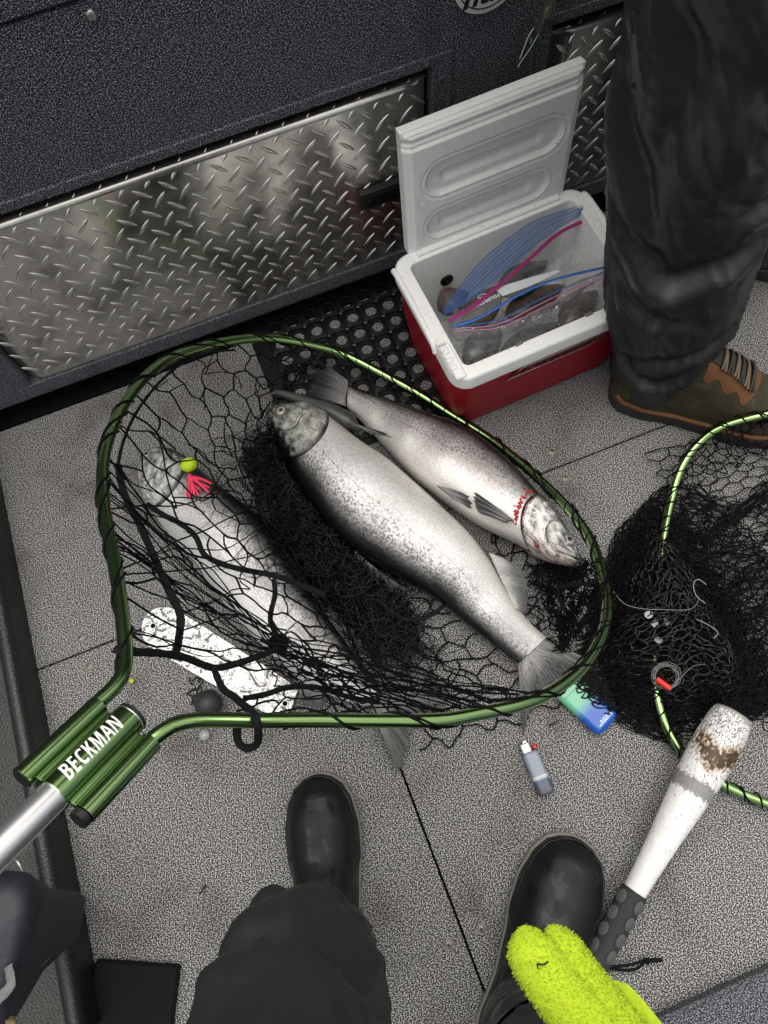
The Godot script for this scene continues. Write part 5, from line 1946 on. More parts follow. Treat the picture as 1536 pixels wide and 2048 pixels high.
	leg(pm, [Vector3(0.600, 0.042, -0.456), Vector3(0.598, 0.11, -0.464), Vector3(0.588, 0.24, -0.482), Vector3(0.564, 0.40, -0.502), Vector3(0.527, 0.56, -0.508), Vector3(0.502, 0.72, -0.505), Vector3(0.47, 0.86, -0.52), Vector3(0.56, 1.0, -0.56)], [[0.0, 0.070], [0.08, 0.079], [0.2, 0.094], [0.35, 0.096], [0.55, 0.096], [0.8, 0.10], [1.0, 0.14]], 9.0, [[[[3.6, 0.451], [2.94, 0.394], [2.42, 0.317], [1.72, 0.336], [0.93, 0.355]], 0.014, 0.018], [[[3.38, 0.605], [2.99, 0.499], [2.73, 0.394]], 0.014, 0.018], [[[2.24, 0.662], [1.72, 0.557], [0.93, 0.48]], 0.015, 0.014], [[[3.51, 0.154], [2.94, 0.091], [2.24, 0.062], [1.46, 0.106]], 0.009, 0.012], [[[2.94, 0.096], [1.98, 0.139], [0.93, 0.182]], 0.009, 0.01], [[[3.42, 0.317], [2.86, 0.25], [1.98, 0.23]], 0.012, 0.009], [[[2.16, 0.749], [1.54, 0.653], [0.84, 0.586]], 0.014, 0.014], [[[3.47, 0.269], [3.19, 0.192], [2.86, 0.115]], 0.01, 0.01], [[[1.81, 0.451], [1.28, 0.422], [0.79, 0.432]], 0.012, 0.012], [[[2.94, 0.73], [2.77, 0.634], [2.86, 0.538]], 0.016, 0.012], [[[2.51, 0.288], [2.42, 0.202], [2.51, 0.115]], 0.006, 0.004]], 0.009, 170, 110)
	leg(pm, [Vector3(0.86, 0.066, -0.64), Vector3(0.86, 0.2, -0.64), Vector3(0.83, 0.45, -0.63), Vector3(0.77, 0.72, -0.61), Vector3(0.68, 0.92, -0.58), Vector3(0.62, 1.0, -0.57)], [[0.0, 0.085], [0.3, 0.105], [0.8, 0.12], [1.0, 0.14]], 13.0, [], 0.012, 60, 48)
	upper_body(pm, Vector3(0.61, 0.99, -0.57), Vector3(0.66, 1.46, -0.66), Vector3(0.68, 1.68, -0.70), [Vector3(0.44, 1.25, -0.74), Vector3(0.56, 1.05, -0.90)], [Vector3(0.90, 1.25, -0.62), Vector3(0.98, 1.03, -0.80)])
	var pt := part("trousers", pm, M.cloth, pe)
	pt.position = po
	# seam down the outside
	var sm2 := MB.new()
	# lace boots
	for q in [[Vector3(0.786, 0, -0.290), Vector3(0.536, 0, -0.472), true], [Vector3(1.06, 0, -0.50), Vector3(0.82, 0, -0.66), false]]:
		var toe: Vector3 = q[0]
		var heel: Vector3 = q[1]
		var bm := MB.new()
		boot_foot(bm, toe, heel, 1.10, [[0.0, 0.03], [0.03, 0.052], [0.10, 0.066], [0.22, 0.080], [0.36, 0.108], [0.5, 0.14], [0.62, 0.16], [0.8, 0.16], [1.0, 0.12]])
		var om := mat(Color.WHITE, 0.8)
		om.albedo_texture = ntex(0.02, [[0.0, lin(0.014, 0.013, 0.006)], [0.5, lin(0.034, 0.031, 0.014)], [1.0, lin(0.070, 0.060, 0.032)]], 256, FastNoiseLite.TYPE_SIMPLEX_SMOOTH, 4, 71)
		om.uv1_triplanar = true
		om.uv1_scale = Vector3(8, 8, 8)
		var bo := part("boot", bm, om, pe)
		bo.position = po
		var so := MB.new()
		boot_sole(so, toe, heel, 1.14)
		var sp := part("sole", so, mat(lin(0.022, 0.020, 0.018), 0.7), bo)
		sp.scale = Vector3(1, 1.7, 1)
		if not q[2]: continue
		var tan := mat(lin(0.12, 0.048, 0.015), 0.75)
		# tan rand just above the sole, tan collar round the laces
		var d := heel - toe
		var s := d.cross(Vector3.UP).normalized()
		var rd := MB.new()
		var hwt := [[0.0, 0.010], [0.02, 0.026], [0.06, 0.039], [0.13, 0.049], [0.24, 0.0545], [0.36, 0.0535], [0.5, 0.0465], [0.66, 0.0415], [0.82, 0.0435], [0.93, 0.038], [0.98, 0.027], [1.0, 0.010]]
		for sg in [1.0, -1.0]:
			var pth := []
			for i in 26:
				var t := lerpf(0.03, 0.97, i / 25.0)
				pth.append(toe + d * t + s * (table(t, hwt) * 1.085 * sg) + Vector3(0, 0.034 + 0.004 * sin(t * 7), 0))
			rd.tube(pth, 0.0042, 8)
		part("welt", rd, tan, bo)
		var face := func(t: float, w: float, lift: float) -> Vector3:
			# point on the upper: t along the foot from the toe, w across (-1..1)
			var hw := table(t, [[0.0, 0.006], [0.06, 0.036], [0.13, 0.046], [0.24, 0.052], [0.36, 0.051], [0.5, 0.044], [0.66, 0.039], [1.0, 0.03]]) * 1.10
			var h := table(t, [[0.0, 0.03], [0.03, 0.052], [0.10, 0.066], [0.22, 0.080], [0.36, 0.108], [0.5, 0.14], [0.62, 0.16], [0.8, 0.16], [1.0, 0.12]])
			var a := PI / 2 - w * PI / 2
			var x := signf(cos(a)) * pow(absf(cos(a)), 0.75) * hw
			return toe + d * t - s * x * -1.0 + Vector3(0, 0.012 + pow(sin(a), 0.85) * (h - 0.012) + lift, 0)
		var co := MB.new()
		var rows := []
		for i in 21:
			var t := lerpf(0.30, 0.62, i / 20.0)
			var row := []
			for j in 21:
				var w := lerpf(-0.62, 0.62, j / 20.0)
				var edge := 0.62 * (1 - pow(1 - clampf((t - 0.295) / 0.12, 0, 1), 2.5)) * (0.9 + 0.12 * sin(t * 55))
				row.append(face.call(t, clampf(w, -edge, edge) + SIDE, 0.0022))
			rows.append(row)
		co.grid(rows)
		part("collar_patch", co, tan, bo)
		var lc := MB.new()
		rows = []
		for i in 13:
			var t := lerpf(0.345, 0.62, i / 12.0)
			var row := []
			for j in 9: row.append(face.call(t, lerpf(-0.30, 0.30, j / 8.0) + SIDE, 0.0055))
			rows.append(row)
		lc.grid(rows)
		part("tongue", lc, mat(lin(0.02, 0.018, 0.015), 0.8), bo)
		for i in 6:
			var t := 0.36 + i * 0.036
			for sg in [-1, 1]:
				var lm := MB.new()
				var pth := []
				for j in 9: pth.append(face.call(t + 0.02 * sg * (j / 8.0 - 0.5), lerpf(-0.36, 0.36, j / 8.0) + SIDE, 0.0095))
				lm.tube(pth, 0.0023, 6)
				part("lace", lm, mat(lin(0.13, 0.10, 0.07) if (i + sg) % 2 == 0 else lin(0.03, 0.027, 0.022), 0.8), bo)

const SIDE := 0.16
func _rads(a: Array, n: int) -> Array:
	var o := []
	for i in n:
		var x := float(i) / (n - 1) * (a.size() - 1)
		var k := mini(int(x), a.size() - 2)
		o.append(lerpf(a[k], a[k + 1], x - k))
	return o

# ---------- small things
func lathe(prof: Array, seg := 28) -> MB:
	var mb := MB.new()
	var rows := []
	for q in prof:
		var row := []
		for k in seg: row.append(Vector3(q[0], sin(TAU * k / seg) * q[1], cos(TAU * k / seg) * q[1]))
		rows.append(row)
	mb.grid(rows, null, true)
	return mb

func rounded_slab(L: float, W: float, T: float, r: float, mb: MB, cols = null) -> void:
	# a bar with rounded section lying along x; cols = gradient function of x
	var rows := []
	var cc := []
	for i in 25:
		var f := i / 24.0
		var x := L * (f - 0.5)
		var e := minf(f, 1 - f) * L
		var k := 1.0
		if e < r: k = sqrt(maxf(0.0, 1 - pow(1 - e / r, 2)))
		var row := []
		var cr := []
		for p in rrect(W / 2 - r * (1 - k), T / 2 - minf(r, T / 2) * (1 - k) * 0.8, minf(W, T) * 0.42, 0, 5):
			row.append(Vector3(x, p.z, p.x))
			cr.append(cols.call(f) if cols != null else Color.WHITE)
		rows.append(row)
		cc.append(cr)
	mb.grid(rows, null, true, false, cc)
	mb.cap(rows[0])
	mb.cap(rows[24], true)
	for i in range(mb.C.size() - 2 * (rows[0].size() + 1), mb.C.size()):
		if cols != null: mb.C[i] = cols.call(0.0) if i < mb.C.size() - rows[0].size() - 1 else cols.call(1.0)

func place(o: Node3D, a: Vector3, b: Vector3, up := Vector3.UP) -> void:
	# local +x from a to b, origin midway
	var x := (b - a).normalized()
	var z := x.cross(up).normalized()
	var y := z.cross(x)
	o.transform = Transform3D(Basis(x, y, z), (a + b) * 0.5)

func bat_maps() -> Array:
	var W := 768
	var H := 256
	var im := Image.create(W, H, false, Image.FORMAT_RGB8)
	var n1 := FastNoiseLite.new()
	n1.seed = 17
	n1.frequency = 1.0
	n1.fractal_type = FastNoiseLite.FRACTAL_FBM
	n1.fractal_octaves = 4
	for x in W:
		var u := float(x) / W   # 0 = barrel end, 1 = grip
		for y in H:
			var v := float(y) / H
			var cv := cos(v * TAU)
			var sv := sin(v * TAU)
			var a := n1.get_noise_3d(u * 34, cv * 5, sv * 5)
			var chip := n1.get_noise_3d(u * 60 + 9, cv * 20, sv * 20)
			var big := n1.get_noise_3d(u * 11 + 3, cv * 2, sv * 2)
			var c := Color(0.70, 0.70, 0.71)
			c = c * (1.0 + 0.12 * big)
			var wear := 0.42 * smoothstep(0.62, 0.0, u) - 0.10 * smoothstep(0.4, 0.9, u)
			var isgrey := Color(0.16, 0.16, 0.165) * (1 + 0.5 * a)
			if chip + a * 0.35 > 0.52 - wear: c = isgrey * 0.7
			# bare worn end and the bare band
			if u < 0.035 + 0.05 * (a + 0.4 * chip): c = Color(0.26, 0.26, 0.25) * (1 + 0.4 * a)
			var be := 0.03 * a + 0.02 * chip
			if u > 0.385 + be and u < 0.455 + be * 0.7: c = Color(0.22, 0.22, 0.225) * (1 + 0.35 * a)
			# rust brown stain on the upper side
			var st := exp(-pow((u - 0.235 + 0.03 * sin(v * 20)) / 0.075, 2)) * (0.55 + 0.75 * a + 0.4 * cos((v - 0.30) * TAU))
			if st > 0.25: c = c.lerp(Color(0.26, 0.15, 0.055), clampf((st - 0.25) * 2.4, 0, 0.9))
			if st > 0.55 + 0.2 * chip: c = c.lerp(Color(0.035, 0.018, 0.010), clampf((st - 0.5) * 3.5, 0, 0.95))
			im.set_pixel(x, y, lin(clampf(c.r, 0, 1), clampf(c.g, 0, 1), clampf(c.b, 0, 1)))
	return [ImageTexture.create_from_image(im)]

func small_things() -> void:
	# ---- fish bat
	var B := thing("fish_bat", "worn white wooden bat with black grip lying on the netting", "bat")
	var p0 := Vector3(0.438, 0.052, 0.081)
	var p1 := Vector3(0.107, 0.026, 0.305)
	place(B, p0, p1)
	var L := (p1 - p0).length()
	var prof := []
	for q in [[0.0, 0.001], [0.0, 0.020], [0.004, 0.0255], [0.012, 0.0275], [0.05, 0.0300], [0.12, 0.0318], [0.20, 0.0312], [0.29, 0.0288], [0.40, 0.0245], [0.52, 0.0200], [0.64, 0.0165], [0.72, 0.0152]]:
		prof.append(Vector2(q[0] * L, q[1]))
	var mb := MB.new()
	var rows := []
	var uvs := []
	for i in 61:
		var u := i / 60.0 * 0.72
		if i > 0: u = 0.72 * pow(i / 60.0, 1.3)
		var r := 0.001
		for k in prof.size() - 1:
			if u * L >= prof[k].x and u * L <= prof[k + 1].x + 1e-6: r = lerpf(prof[k].y, prof[k + 1].y, (u * L - prof[k].x) / maxf(1e-6, prof[k + 1].x - prof[k].x))
		if i == 0: r = 0.018
		var row := []
		var ur := []
		for k in 41:
			var a := TAU * k / 40
			row.append(Vector3(u * L - L / 2, sin(a) * r, cos(a) * r))
			ur.append(Vector2(u / 0.72, k / 40.0))
		rows.append(row)
		uvs.append(ur)
	mb.grid(rows, uvs)
	mb.cap(rows[0])
	var bm := mat(Color.WHITE, 0.55)
	bm.albedo_texture = bat_maps()[0]
	bm.heightmap_enabled = true
	bm.heightmap_texture = bm.albedo_texture
	bm.heightmap_scale = 0.05
	part("barrel", mb, bm, B)
	var gp := lathe([[L * 0.705 - L / 2, 0.014], [L * 0.705 - L / 2, 0.0172], [L * 0.712 - L / 2, 0.0182], [L * 0.85 - L / 2, 0.0182], [L * 0.965 - L / 2, 0.0188], [L * 0.97 - L / 2, 0.0200], [L * 0.995 - L / 2, 0.0200], [L - L / 2, 0.018], [L - L / 2, 0.001]], 30)
	part("grip", gp, mat(lin(0.018, 0.018, 0.019), 0.75), B)
	var pm := mat(lin(0.075, 0.078, 0.082), 0.6)
	pm.normal_enabled = true
	pm.normal_texture = ntex(0.05, [], 256, FastNoiseLite.TYPE_SIMPLEX_SMOOTH, 3, 81, 8.0)
	for row_a in [0.62, 2.2, 4.2]:
		for k in 4:
			var g := MB.new()
			g.ball(Vector3.ZERO, Vector3(0.0098, 0.0022, 0.0082), 16)
			var o := part("grip_pad", g, pm, B)
			var x := L * (0.742 + 0.060 * k) - L / 2
			o.transform = Transform3D(Basis(Vector3(1, 0, 0), PI / 2 - row_a), Vector3(x, sin(row_a) * 0.0180, cos(row_a) * 0.0180))
	var cd := MB.new()
	var q0 := B.transform.affine_inverse()
	for s in [0.0, 0.004]:
		var pts := []
		for p in smooth([Vector3(0.104, 0.030, 0.300), Vector3(0.122, 0.018, 0.306), Vector3(0.142, 0.010, 0.316 + s), Vector3(0.165, 0.010, 0.322 + s * 1.6), Vector3(0.186, 0.008, 0.324)], 30): pts.append(q0 * p)
		cd.tube(pts, 0.0019, 6)
	for e in [[Vector3(0.122, 0.014, 0.307), 0.0045], [Vector3(0.184, 0.010, 0.325), 0.0042]]:
		cd.ball(q0 * e[0], Vector3.ONE * e[1], 10)
	cd.tube([q0 * Vector3(0.184, 0.009, 0.325), q0 * Vector3(0.204, 0.007, 0.332)], 0.0028, 8, true)
	part("wrist_cord", cd, M.web, B)
	# ---- lighter
	var G := thing("lighter", "grey blue plastic lighter with red button on the carpet", "lighter")
	place(G, Vector3(0.1525, 0.0085, 0.010), Vector3(0.151, 0.0085, 0.087))
	var lb := MB.new()
	rounded_slab(0.062, 0.0245, 0.0145, 0.002, lb, func(f: float) -> Color:
		if f < 0.56: return Color(0.20, 0.24, 0.30)
		if f < 0.62: return Color(0.50, 0.50, 0.50)
		if f < 0.66: return Color(0.30, 0.34, 0.38)
		if f < 0.82: return Color(0.045, 0.075, 0.12)
		return Color(0.055, 0.055, 0.085))
	var lbm := mat(Color.WHITE, 0.35)
	lbm.vertex_color_use_as_albedo = true
	var lo := part("body", lb, lbm, G)
	lo.position.x = 0.0075
	var lt := MB.new()
	lt.box(Vector3(-0.0305, 0.0005, 0.0035), Vector3(0.015, 0.0115, 0.0145), 0.002)
	lt.tube([Vector3(-0.038, -0.004, 0.002), Vector3(-0.038, 0.004, 0.002)], 0.003, 12, true)
	part("wind_guard", lt, mat(lin(0.62, 0.61, 0.58), 0.3, 0.6), G)
	var lr := MB.new()
	lr.box(Vector3(-0.0285, 0.0, -0.0095), Vector3(0.008, 0.009, 0.008), 0.002)
	part("button", lr, mat(lin(0.34, 0.012, 0.03), 0.4), G)
	# ---- vape
	var V := thing("vape", "rounded green to blue vape half under the net", "vape")
	place(V, Vector3(0.2405, 0.0115, -0.046), Vector3(0.2755, 0.0115, 0.034))
	var vb := MB.new()
	rounded_slab(0.087, 0.046, 0.021, 0.009, vb, func(f: float) -> Color:
		return Color(0.14, 0.42, 0.27).lerp(Color(0.010, 0.085, 0.42), smoothstep(0.36, 0.66, f)))
	var vm := mat(Color.WHITE, 0.28)
	vm.vertex_color_use_as_albedo = true
	part("body", vb, vm, V)
	var vj := MB.new()
	vj.box(Vector3(-0.0275, 0.0104, 0), Vector3(0.0006, 0.0006, 0.036), 0.0001)
	part("joint", vj, mat(lin(0.03, 0.09, 0.06), 0.5), V)
	var vt := mat(lin(0.75, 0.78, 0.8), 0.4)
	letters("print", "BLUE RAZZ", 0.0030, V, Transform3D(Basis(Vector3.UP, PI / 2) * Basis(Vector3(1, 0, 0), -PI / 2), Vector3(0.0300, 0.01055, -0.004)), vt, 0.0003, true)
	letters("print", "WATERMELON", 0.0030, V, Transform3D(Basis(Vector3.UP, PI / 2) * Basis(Vector3(1, 0, 0), -PI / 2), Vector3(0.0336, 0.01055, -0.002)), vt, 0.0003, true)
	# ---- flasher
	var F := MB.new()
	var fo := smooth([Vector2(-0.343, -0.366), Vector2(-0.336, -0.384), Vector2(-0.320, -0.394), Vector2(-0.300, -0.392), Vector2(-0.277, -0.374), Vector2(-0.210, -0.287), Vector2(-0.143, -0.196), Vector2(-0.146, -0.180), Vector2(-0.162, -0.162), Vector2(-0.178, -0.160), Vector2(-0.197, -0.174), Vector2(-0.263, -0.249), Vector2(-0.318, -0.315), Vector2(-0.341, -0.345)], 64, true)
	flat_plate(F, fo, 0.004, 0.006)
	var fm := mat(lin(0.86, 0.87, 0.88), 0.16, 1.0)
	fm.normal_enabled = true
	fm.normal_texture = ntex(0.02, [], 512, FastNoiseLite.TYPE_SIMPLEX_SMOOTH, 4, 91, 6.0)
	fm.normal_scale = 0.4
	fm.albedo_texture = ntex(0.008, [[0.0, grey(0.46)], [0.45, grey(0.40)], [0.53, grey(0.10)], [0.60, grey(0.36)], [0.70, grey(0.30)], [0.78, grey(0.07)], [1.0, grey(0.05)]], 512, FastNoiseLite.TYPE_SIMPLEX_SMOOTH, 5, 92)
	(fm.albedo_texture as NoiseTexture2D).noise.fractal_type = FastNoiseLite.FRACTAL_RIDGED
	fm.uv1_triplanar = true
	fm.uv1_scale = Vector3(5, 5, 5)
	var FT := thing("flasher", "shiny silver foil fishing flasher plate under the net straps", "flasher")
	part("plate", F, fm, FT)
	for e in [[-0.3235, -0.369], [-0.1640, -0.1755]]:
		var ho := MB.new()
		ho.tube([Vector3(e[0], 0.0045, e[1]), Vector3(e[0], 0.0066, e[1])], 0.0036, 16, true)
		part("eyelet_hole", ho, M.void, FT)
		var rr := []
		var rm := MB.new()
		for k in 21: rr.append(Vector3(e[0] + cos(TAU * k / 20) * 0.0046, 0.0064, e[1] + sin(TAU * k / 20) * 0.0046))
		rm.tube(rr, 0.0009, 6)
		part("eyelet_rim", rm, M.silver, FT)
	# ---- lure: neon float and pink skirt
	var U := thing("lure", "neon yellow float with pink squid skirt on the netted salmon", "lure")
	var fl := MB.new()
	var lc := Vector3(-0.1745, 0.105, -0.565)
	var frows := []
	for i in 15:
		var a := PI * i / 14
		var row := []
		for k in 22:
			var b := TAU * k / 22
			var d := Vector3(sin(a) * cos(b), cos(a), sin(a) * sin(b))
			row.append(lc + d * (0.0125 + 0.0012 * noise.get_noise_3d(d.x * 5, d.y * 5, d.z * 5)) * Vector3(1.05, 0.85, 0.95))
		frows.append(row)
	fl.grid(frows, null, true)
	part("float", fl, mat(lin(0.42, 0.62, 0.005), 0.55), U)
	var sk := MB.new()
	var hub := Vector3(-0.1785, 0.104, -0.546)
	for k in 11:
		var e := Vector3(lerpf(-0.192, -0.150, k / 10.0) + rng.randf_range(-0.003, 0.003), 0.103, lerpf(-0.505, -0.518, k / 10.0) + rng.randf_range(-0.012, 0.006))
		e.y = maxf(0.1, fish_top(e.x, e.z) + 0.006)
		var mid := hub.lerp(e, 0.5) + Vector3(rng.randf_range(-0.004, 0.004), 0.004, rng.randf_range(-0.004, 0.004))
		sk.tube(smooth([hub, mid, e], 12), _rads([0.0022, 0.0024, 0.0018], 12), 5, true)
	sk.ball(hub + Vector3(0, 0.001, 0.004), Vector3(0.0048, 0.004, 0.009), 12)
	part("skirt", sk, mat(lin(0.75, 0.035, 0.10), 0.45), U)
	# ---- sinker and beads
	var si := MB.new()
	si.ball(Vector3.ZERO, Vector3(0.0215, 0.0195, 0.0215), 28)
	var so := part("sinker", si, mat(lin(0.030, 0.031, 0.034), 0.5, 0.3))
	so.position = Vector3(-0.272, 0.0195, -0.2165)
	tag(so, "round dark lead sinker on the carpet behind the green bar", "sinker")
	var be := MB.new()
	be.ball(Vector3.ZERO, Vector3(0.0042, 0.0036, 0.0042), 14)
	var bo := part("bead", be, mat(lin(0.42, 0.48, 0.02), 0.25))
	bo.position = Vector3(-0.379, 0.0036, -0.298)
	tag(bo, "tiny yellow bead on the carpet left of the yoke", "bead")
	var cb := MB.new()
	cb.ball(Vector3.ZERO, Vector3(0.0085, 0.006, 0.008), 14)
	var cm := mat(Color(0.75, 0.78, 0.8, 0.35), 0.1)
	cm.transparency = BaseMaterial3D.TRANSPARENCY_ALPHA
	var co := part("bead", cb, cm)
	co.position = Vector3(-0.2945, 0.006, -0.1765)
	tag(co, "clear bead on the carpet just below the green bar", "bead")
	# ---- leader coil, hooks and red float in the second net
	var E := thing("leader", "coiled silvery fishing leader with red sleeve and hooks on netting", "fishing leader")
	var wm := mat(lin(0.26, 0.26, 0.255), 0.35, 0.4)
	var cl := MB.new()
	for k in 6:
		var pts := []
		var rr := rng.randf_range(0.0145, 0.0195)
		var c := Vector3(0.360, 0.092, 0.001) + Vector3(rng.randf_range(-0.002, 0.002), 0.001 * k, rng.randf_range(-0.002, 0.002))
		for i in 33: pts.append(c + Vector3(cos(TAU * i / 32) * rr, 0.0015 * sin(i * 0.7 + k), sin(TAU * i / 32) * rr * 0.92))
		cl.tube(pts, 0.00036, 4)
	cl.tube(smooth([Vector3(0.353, 0.100, 0.020), Vector3(0.375, 0.10, 0.010), Vector3(0.40, 0.098, 0.002), Vector3(0.42, 0.09, 0.006)], 20), 0.00036, 4)
	cl.tube(smooth([Vector3(0.346, 0.100, -0.135), Vector3(0.352, 0.102, -0.112), Vector3(0.372, 0.103, -0.096), Vector3(0.400, 0.104, -0.083), Vector3(0.430, 0.104, -0.071), Vector3(0.446, 0.103, -0.074), Vector3(0.455, 0.10, -0.083)], 40), 0.00042, 4)
	part("line", cl, wm, E)
	var rs := MB.new()
	rs.tube([Vector3(0.343, 0.1030, -0.001), Vector3(0.354, 0.1030, 0.017)], 0.0042, 8, true)
	part("sleeve", rs, mat(lin(0.62, 0.015, 0.012), 0.4), E)
	for h in [[Vector3(0.458, 0.100, -0.070), Vector3(0.452, 0.10, -0.085), Vector3(0.456, 0.101, -0.101), Vector3(0.466, 0.101, -0.105), Vector3(0.473, 0.10, -0.094)], [Vector3(0.437, 0.096, -0.055), Vector3(0.444, 0.096, -0.047), Vector3(0.452, 0.096, -0.036), Vector3(0.455, 0.096, -0.026), Vector3(0.446, 0.096, -0.022)]]:
		var hm := MB.new()
		hm.tube(smooth(h, 24), 0.0006, 6, true)
		part("hook", hm, wm, E)
	# pale scraps showing through the second net
	var ks := [["pale scrap in the upper left mesh cell of the heaped net"], ["pale scrap in the middle mesh cell of the heaped net"], ["torn pale scrap at right above the coiled leader"], ["roundest pale scrap in the net just above the coiled leader"]]
	var kp := [Vector3(0.387, 0.070, -0.088), Vector3(0.389, 0.070, -0.073), Vector3(0.406, 0.070, -0.069), Vector3(0.382, 0.071, -0.049)]
	for k in 4:
		var sm := MB.new()
		var ol := []
		for i in 9:
			var a := TAU * i / 9
			var rr := 0.0068 * rng.randf_range(0.85, 1.1) * (0.85 if k == 2 else 1.0)
			ol.append(Vector2(cos(a) * rr, sin(a) * rr * 0.85))
		flat_plate(sm, ol, 0, 0.0008)
		var o := part("plastic_scrap", sm, mat(lin(0.26, 0.27, 0.28), 0.35))
		o.position = kp[k]
		o.rotation = Vector3(0.1 * k, k * 0.7, -0.08 * k)
		tag(o, ks[k][0], "scrap", "pale scraps in the second net")
	# ---- neon plush towel
	towel()
	# ---- sticker
	var S := thing("sticker", "round white sticker with black lettering at the top of the boat side", "sticker", Vector3(0.4175, 0.534, -0.8165))
	var r0 := MB.new()
	var rows2 := []
	for q in [[0.047, -0.0045], [0.047, 0.0004], [0.0468, 0.0006], [0.0001, 0.0006]]:
		var row := []
		for k in 48: row.append(Vector3(cos(TAU * k / 48) * q[0], sin(TAU * k / 48) * q[0], q[1]))
		rows2.append(row)
	r0.grid(rows2, null, true)
	part("face", r0, mat(lin(0.62, 0.62, 0.62), 0.4), S)
	var rg := MB.new()
	var rp := []
	for k in 49: rp.append(Vector3(cos(TAU * k / 48) * 0.0405, sin(TAU * k / 48) * 0.0405, 0.0006))
	rg.tube(rp, 0.0010, 5)
	part("ring", rg, M.black, S)
	letters("letters", "llas", 0.030, S, Transform3D(Basis(Vector3(1, 0, 0), Vector3(0.28, 1, 0), Vector3(0, 0, 1)), Vector3(0.0, -0.020, 0.0009)), M.black, 0.0006, true)
	# ---- clip with a pointed packet hanging on the side
	var T := thing("lure_packet", "pointed clear lure packet with green fleck hanging from a clip", "lure packet", Vector3(0.485, 0.44, -0.807))
	var st := MB.new()
	ribbon(st, [Vector3(0.030, 0.10, 0.0), Vector3(0.020, 0.06, 0.002), Vector3(0.010, 0.026, 0.003), Vector3(0.004, 0.006, 0.002)], 0.016, 0.003)
	part("strap", st, mat(lin(0.06, 0.055, 0.045), 0.6), T)
	var cp := MB.new()
	cp.ball(Vector3(0.014, 0.030, 0.006), Vector3(0.008, 0.010, 0.004), 12)
	cp.ball(Vector3(0.020, 0.040, 0.007), Vector3(0.003, 0.008, 0.003), 8)
	part("clip", cp, mat(lin(0.16, 0.14, 0.11), 0.4, 0.4), T)
	var ed := MB.new()
	ed.tube(smooth([Vector3(-0.001, 0.010, 0), Vector3(-0.007, 0.0, 0), Vector3(-0.013, -0.020, 0), Vector3(-0.016, -0.030, 0)], 16), 0.0010, 5)
	ed.tube(smooth([Vector3(0.008, 0.006, 0), Vector3(0.006, -0.004, 0), Vector3(-0.004, -0.022, 0), Vector3(-0.014, -0.036, 0), Vector3(-0.017, -0.042, 0)], 16), 0.0010, 5)
	part("edge", ed, mat(lin(0.55, 0.55, 0.57), 0.3), T)
	var pk := MB.new()
	sheet(pk, [Vector3(-0.001, 0.010, 0), Vector3(-0.007, 0.0, 0), Vector3(-0.013, -0.020, 0), Vector3(-0.016, -0.034, 0)], [Vector3(0.008, 0.006, 0), Vector3(0.006, -0.004, 0), Vector3(-0.004, -0.022, 0), Vector3(-0.014, -0.036, 0)], 14, 4)
	part("pouch", pk, mat(lin(0.05, 0.045, 0.07), 0.25), T)
	var gf := MB.new()
	gf.ball(Vector3(-0.003, -0.007, 0.0012), Vector3(0.0018, 0.0052, 0.001), 8)
	part("green_fleck", gf, mat(lin(0.10, 0.40, 0.06), 0.4), T)
	# ---- tackle bag, strap and hooks on the step
	var K := thing("tackle_bag", "dark blue tackle bag with camouflage edge on the step box", "bag", Vector3(-0.527, 0.05, -0.012))
	K.rotation.y = -0.45
	var kb := MB.new()
	var krow := []
	for q in [[0.0, 0.0], [0.020, 0.0], [0.024, 0.02], [0.035, 0.12], [0.058, 0.215], [0.058, 0.238], [0.046, 0.250], [0.0, 0.256]]:
		var row := []
		for p in rrect(maxf(0.002, q[0] * 1.0), maxf(0.002, q[0] * 1.35), maxf(0.001, q[0] * 0.5), q[1], 6):
			var w := noise.get_noise_3d(p.x * 22, p.y * 16, p.z * 22) * 0.007
			row.append(p + Vector3(w, w * 0.6, w))
		krow.append(row)
	kb.grid(krow, null, true)
	var km := mat(lin(0.012, 0.013, 0.022), 0.6)
	km.normal_enabled = true
	km.normal_texture = M.cloth.normal_texture
	km.normal_scale = 0.4
	km.uv1_triplanar = true
	km.uv1_scale = Vector3(6, 6, 6)
	part("pouch", kb, km, K)
	var kc := MB.new()
	for k in 26:
		var f := k / 25.0
		var p := Vector3(lerpf(0.060, -0.04, f), 0.232 - 0.006 * sin(f * 9), lerpf(0.055, 0.094, f)) + Vector3(rng.randf_range(-0.003, 0.003), rng.randf_range(-0.012, 0.008), rng.randf_range(-0.002, 0.004))
		kc.ball(p, Vector3(rng.randf_range(0.004, 0.009), rng.randf_range(0.004, 0.008), 0.004), 8)
	part("camouflage_edge", kc, mat(lin(0.14, 0.105, 0.05), 0.7), K)
	var ks2 := MB.new()
	ribbon(ks2, [Vector3(0.054, 0.255, 0.004), Vector3(0.064, 0.262, 0.018), Vector3(0.056, 0.262, 0.030), Vector3(0.044, 0.258, 0.044), Vector3(0.030, 0.25, 0.07), Vector3(0.018, 0.20, 0.12)], 0.010, 0.0014)
	part("strap", ks2, mat(lin(0.12, 0.12, 0.125), 0.6), K)
	var ln := MB.new()
	ln.tube(smooth([Vector3(0.050, 0.150, 0.018), Vector3(0.02, 0.156, 0.052), Vector3(-0.022, 0.17, 0.10)], 20), 0.0006, 4)
	part("line", ln, mat(lin(0.06, 0.075, 0.085), 0.4), K)
	var hk := [[Vector3(-0.573, 0.075, -0.112), Vector3(-0.562, 0.085, -0.098), Vector3(-0.560, 0.075, -0.076)], [Vector3(-0.570, 0.06, -0.068), Vector3(-0.556, 0.075, -0.068), Vector3(-0.546, 0.078, -0.054), Vector3(-0.545, 0.07, -0.038)]]
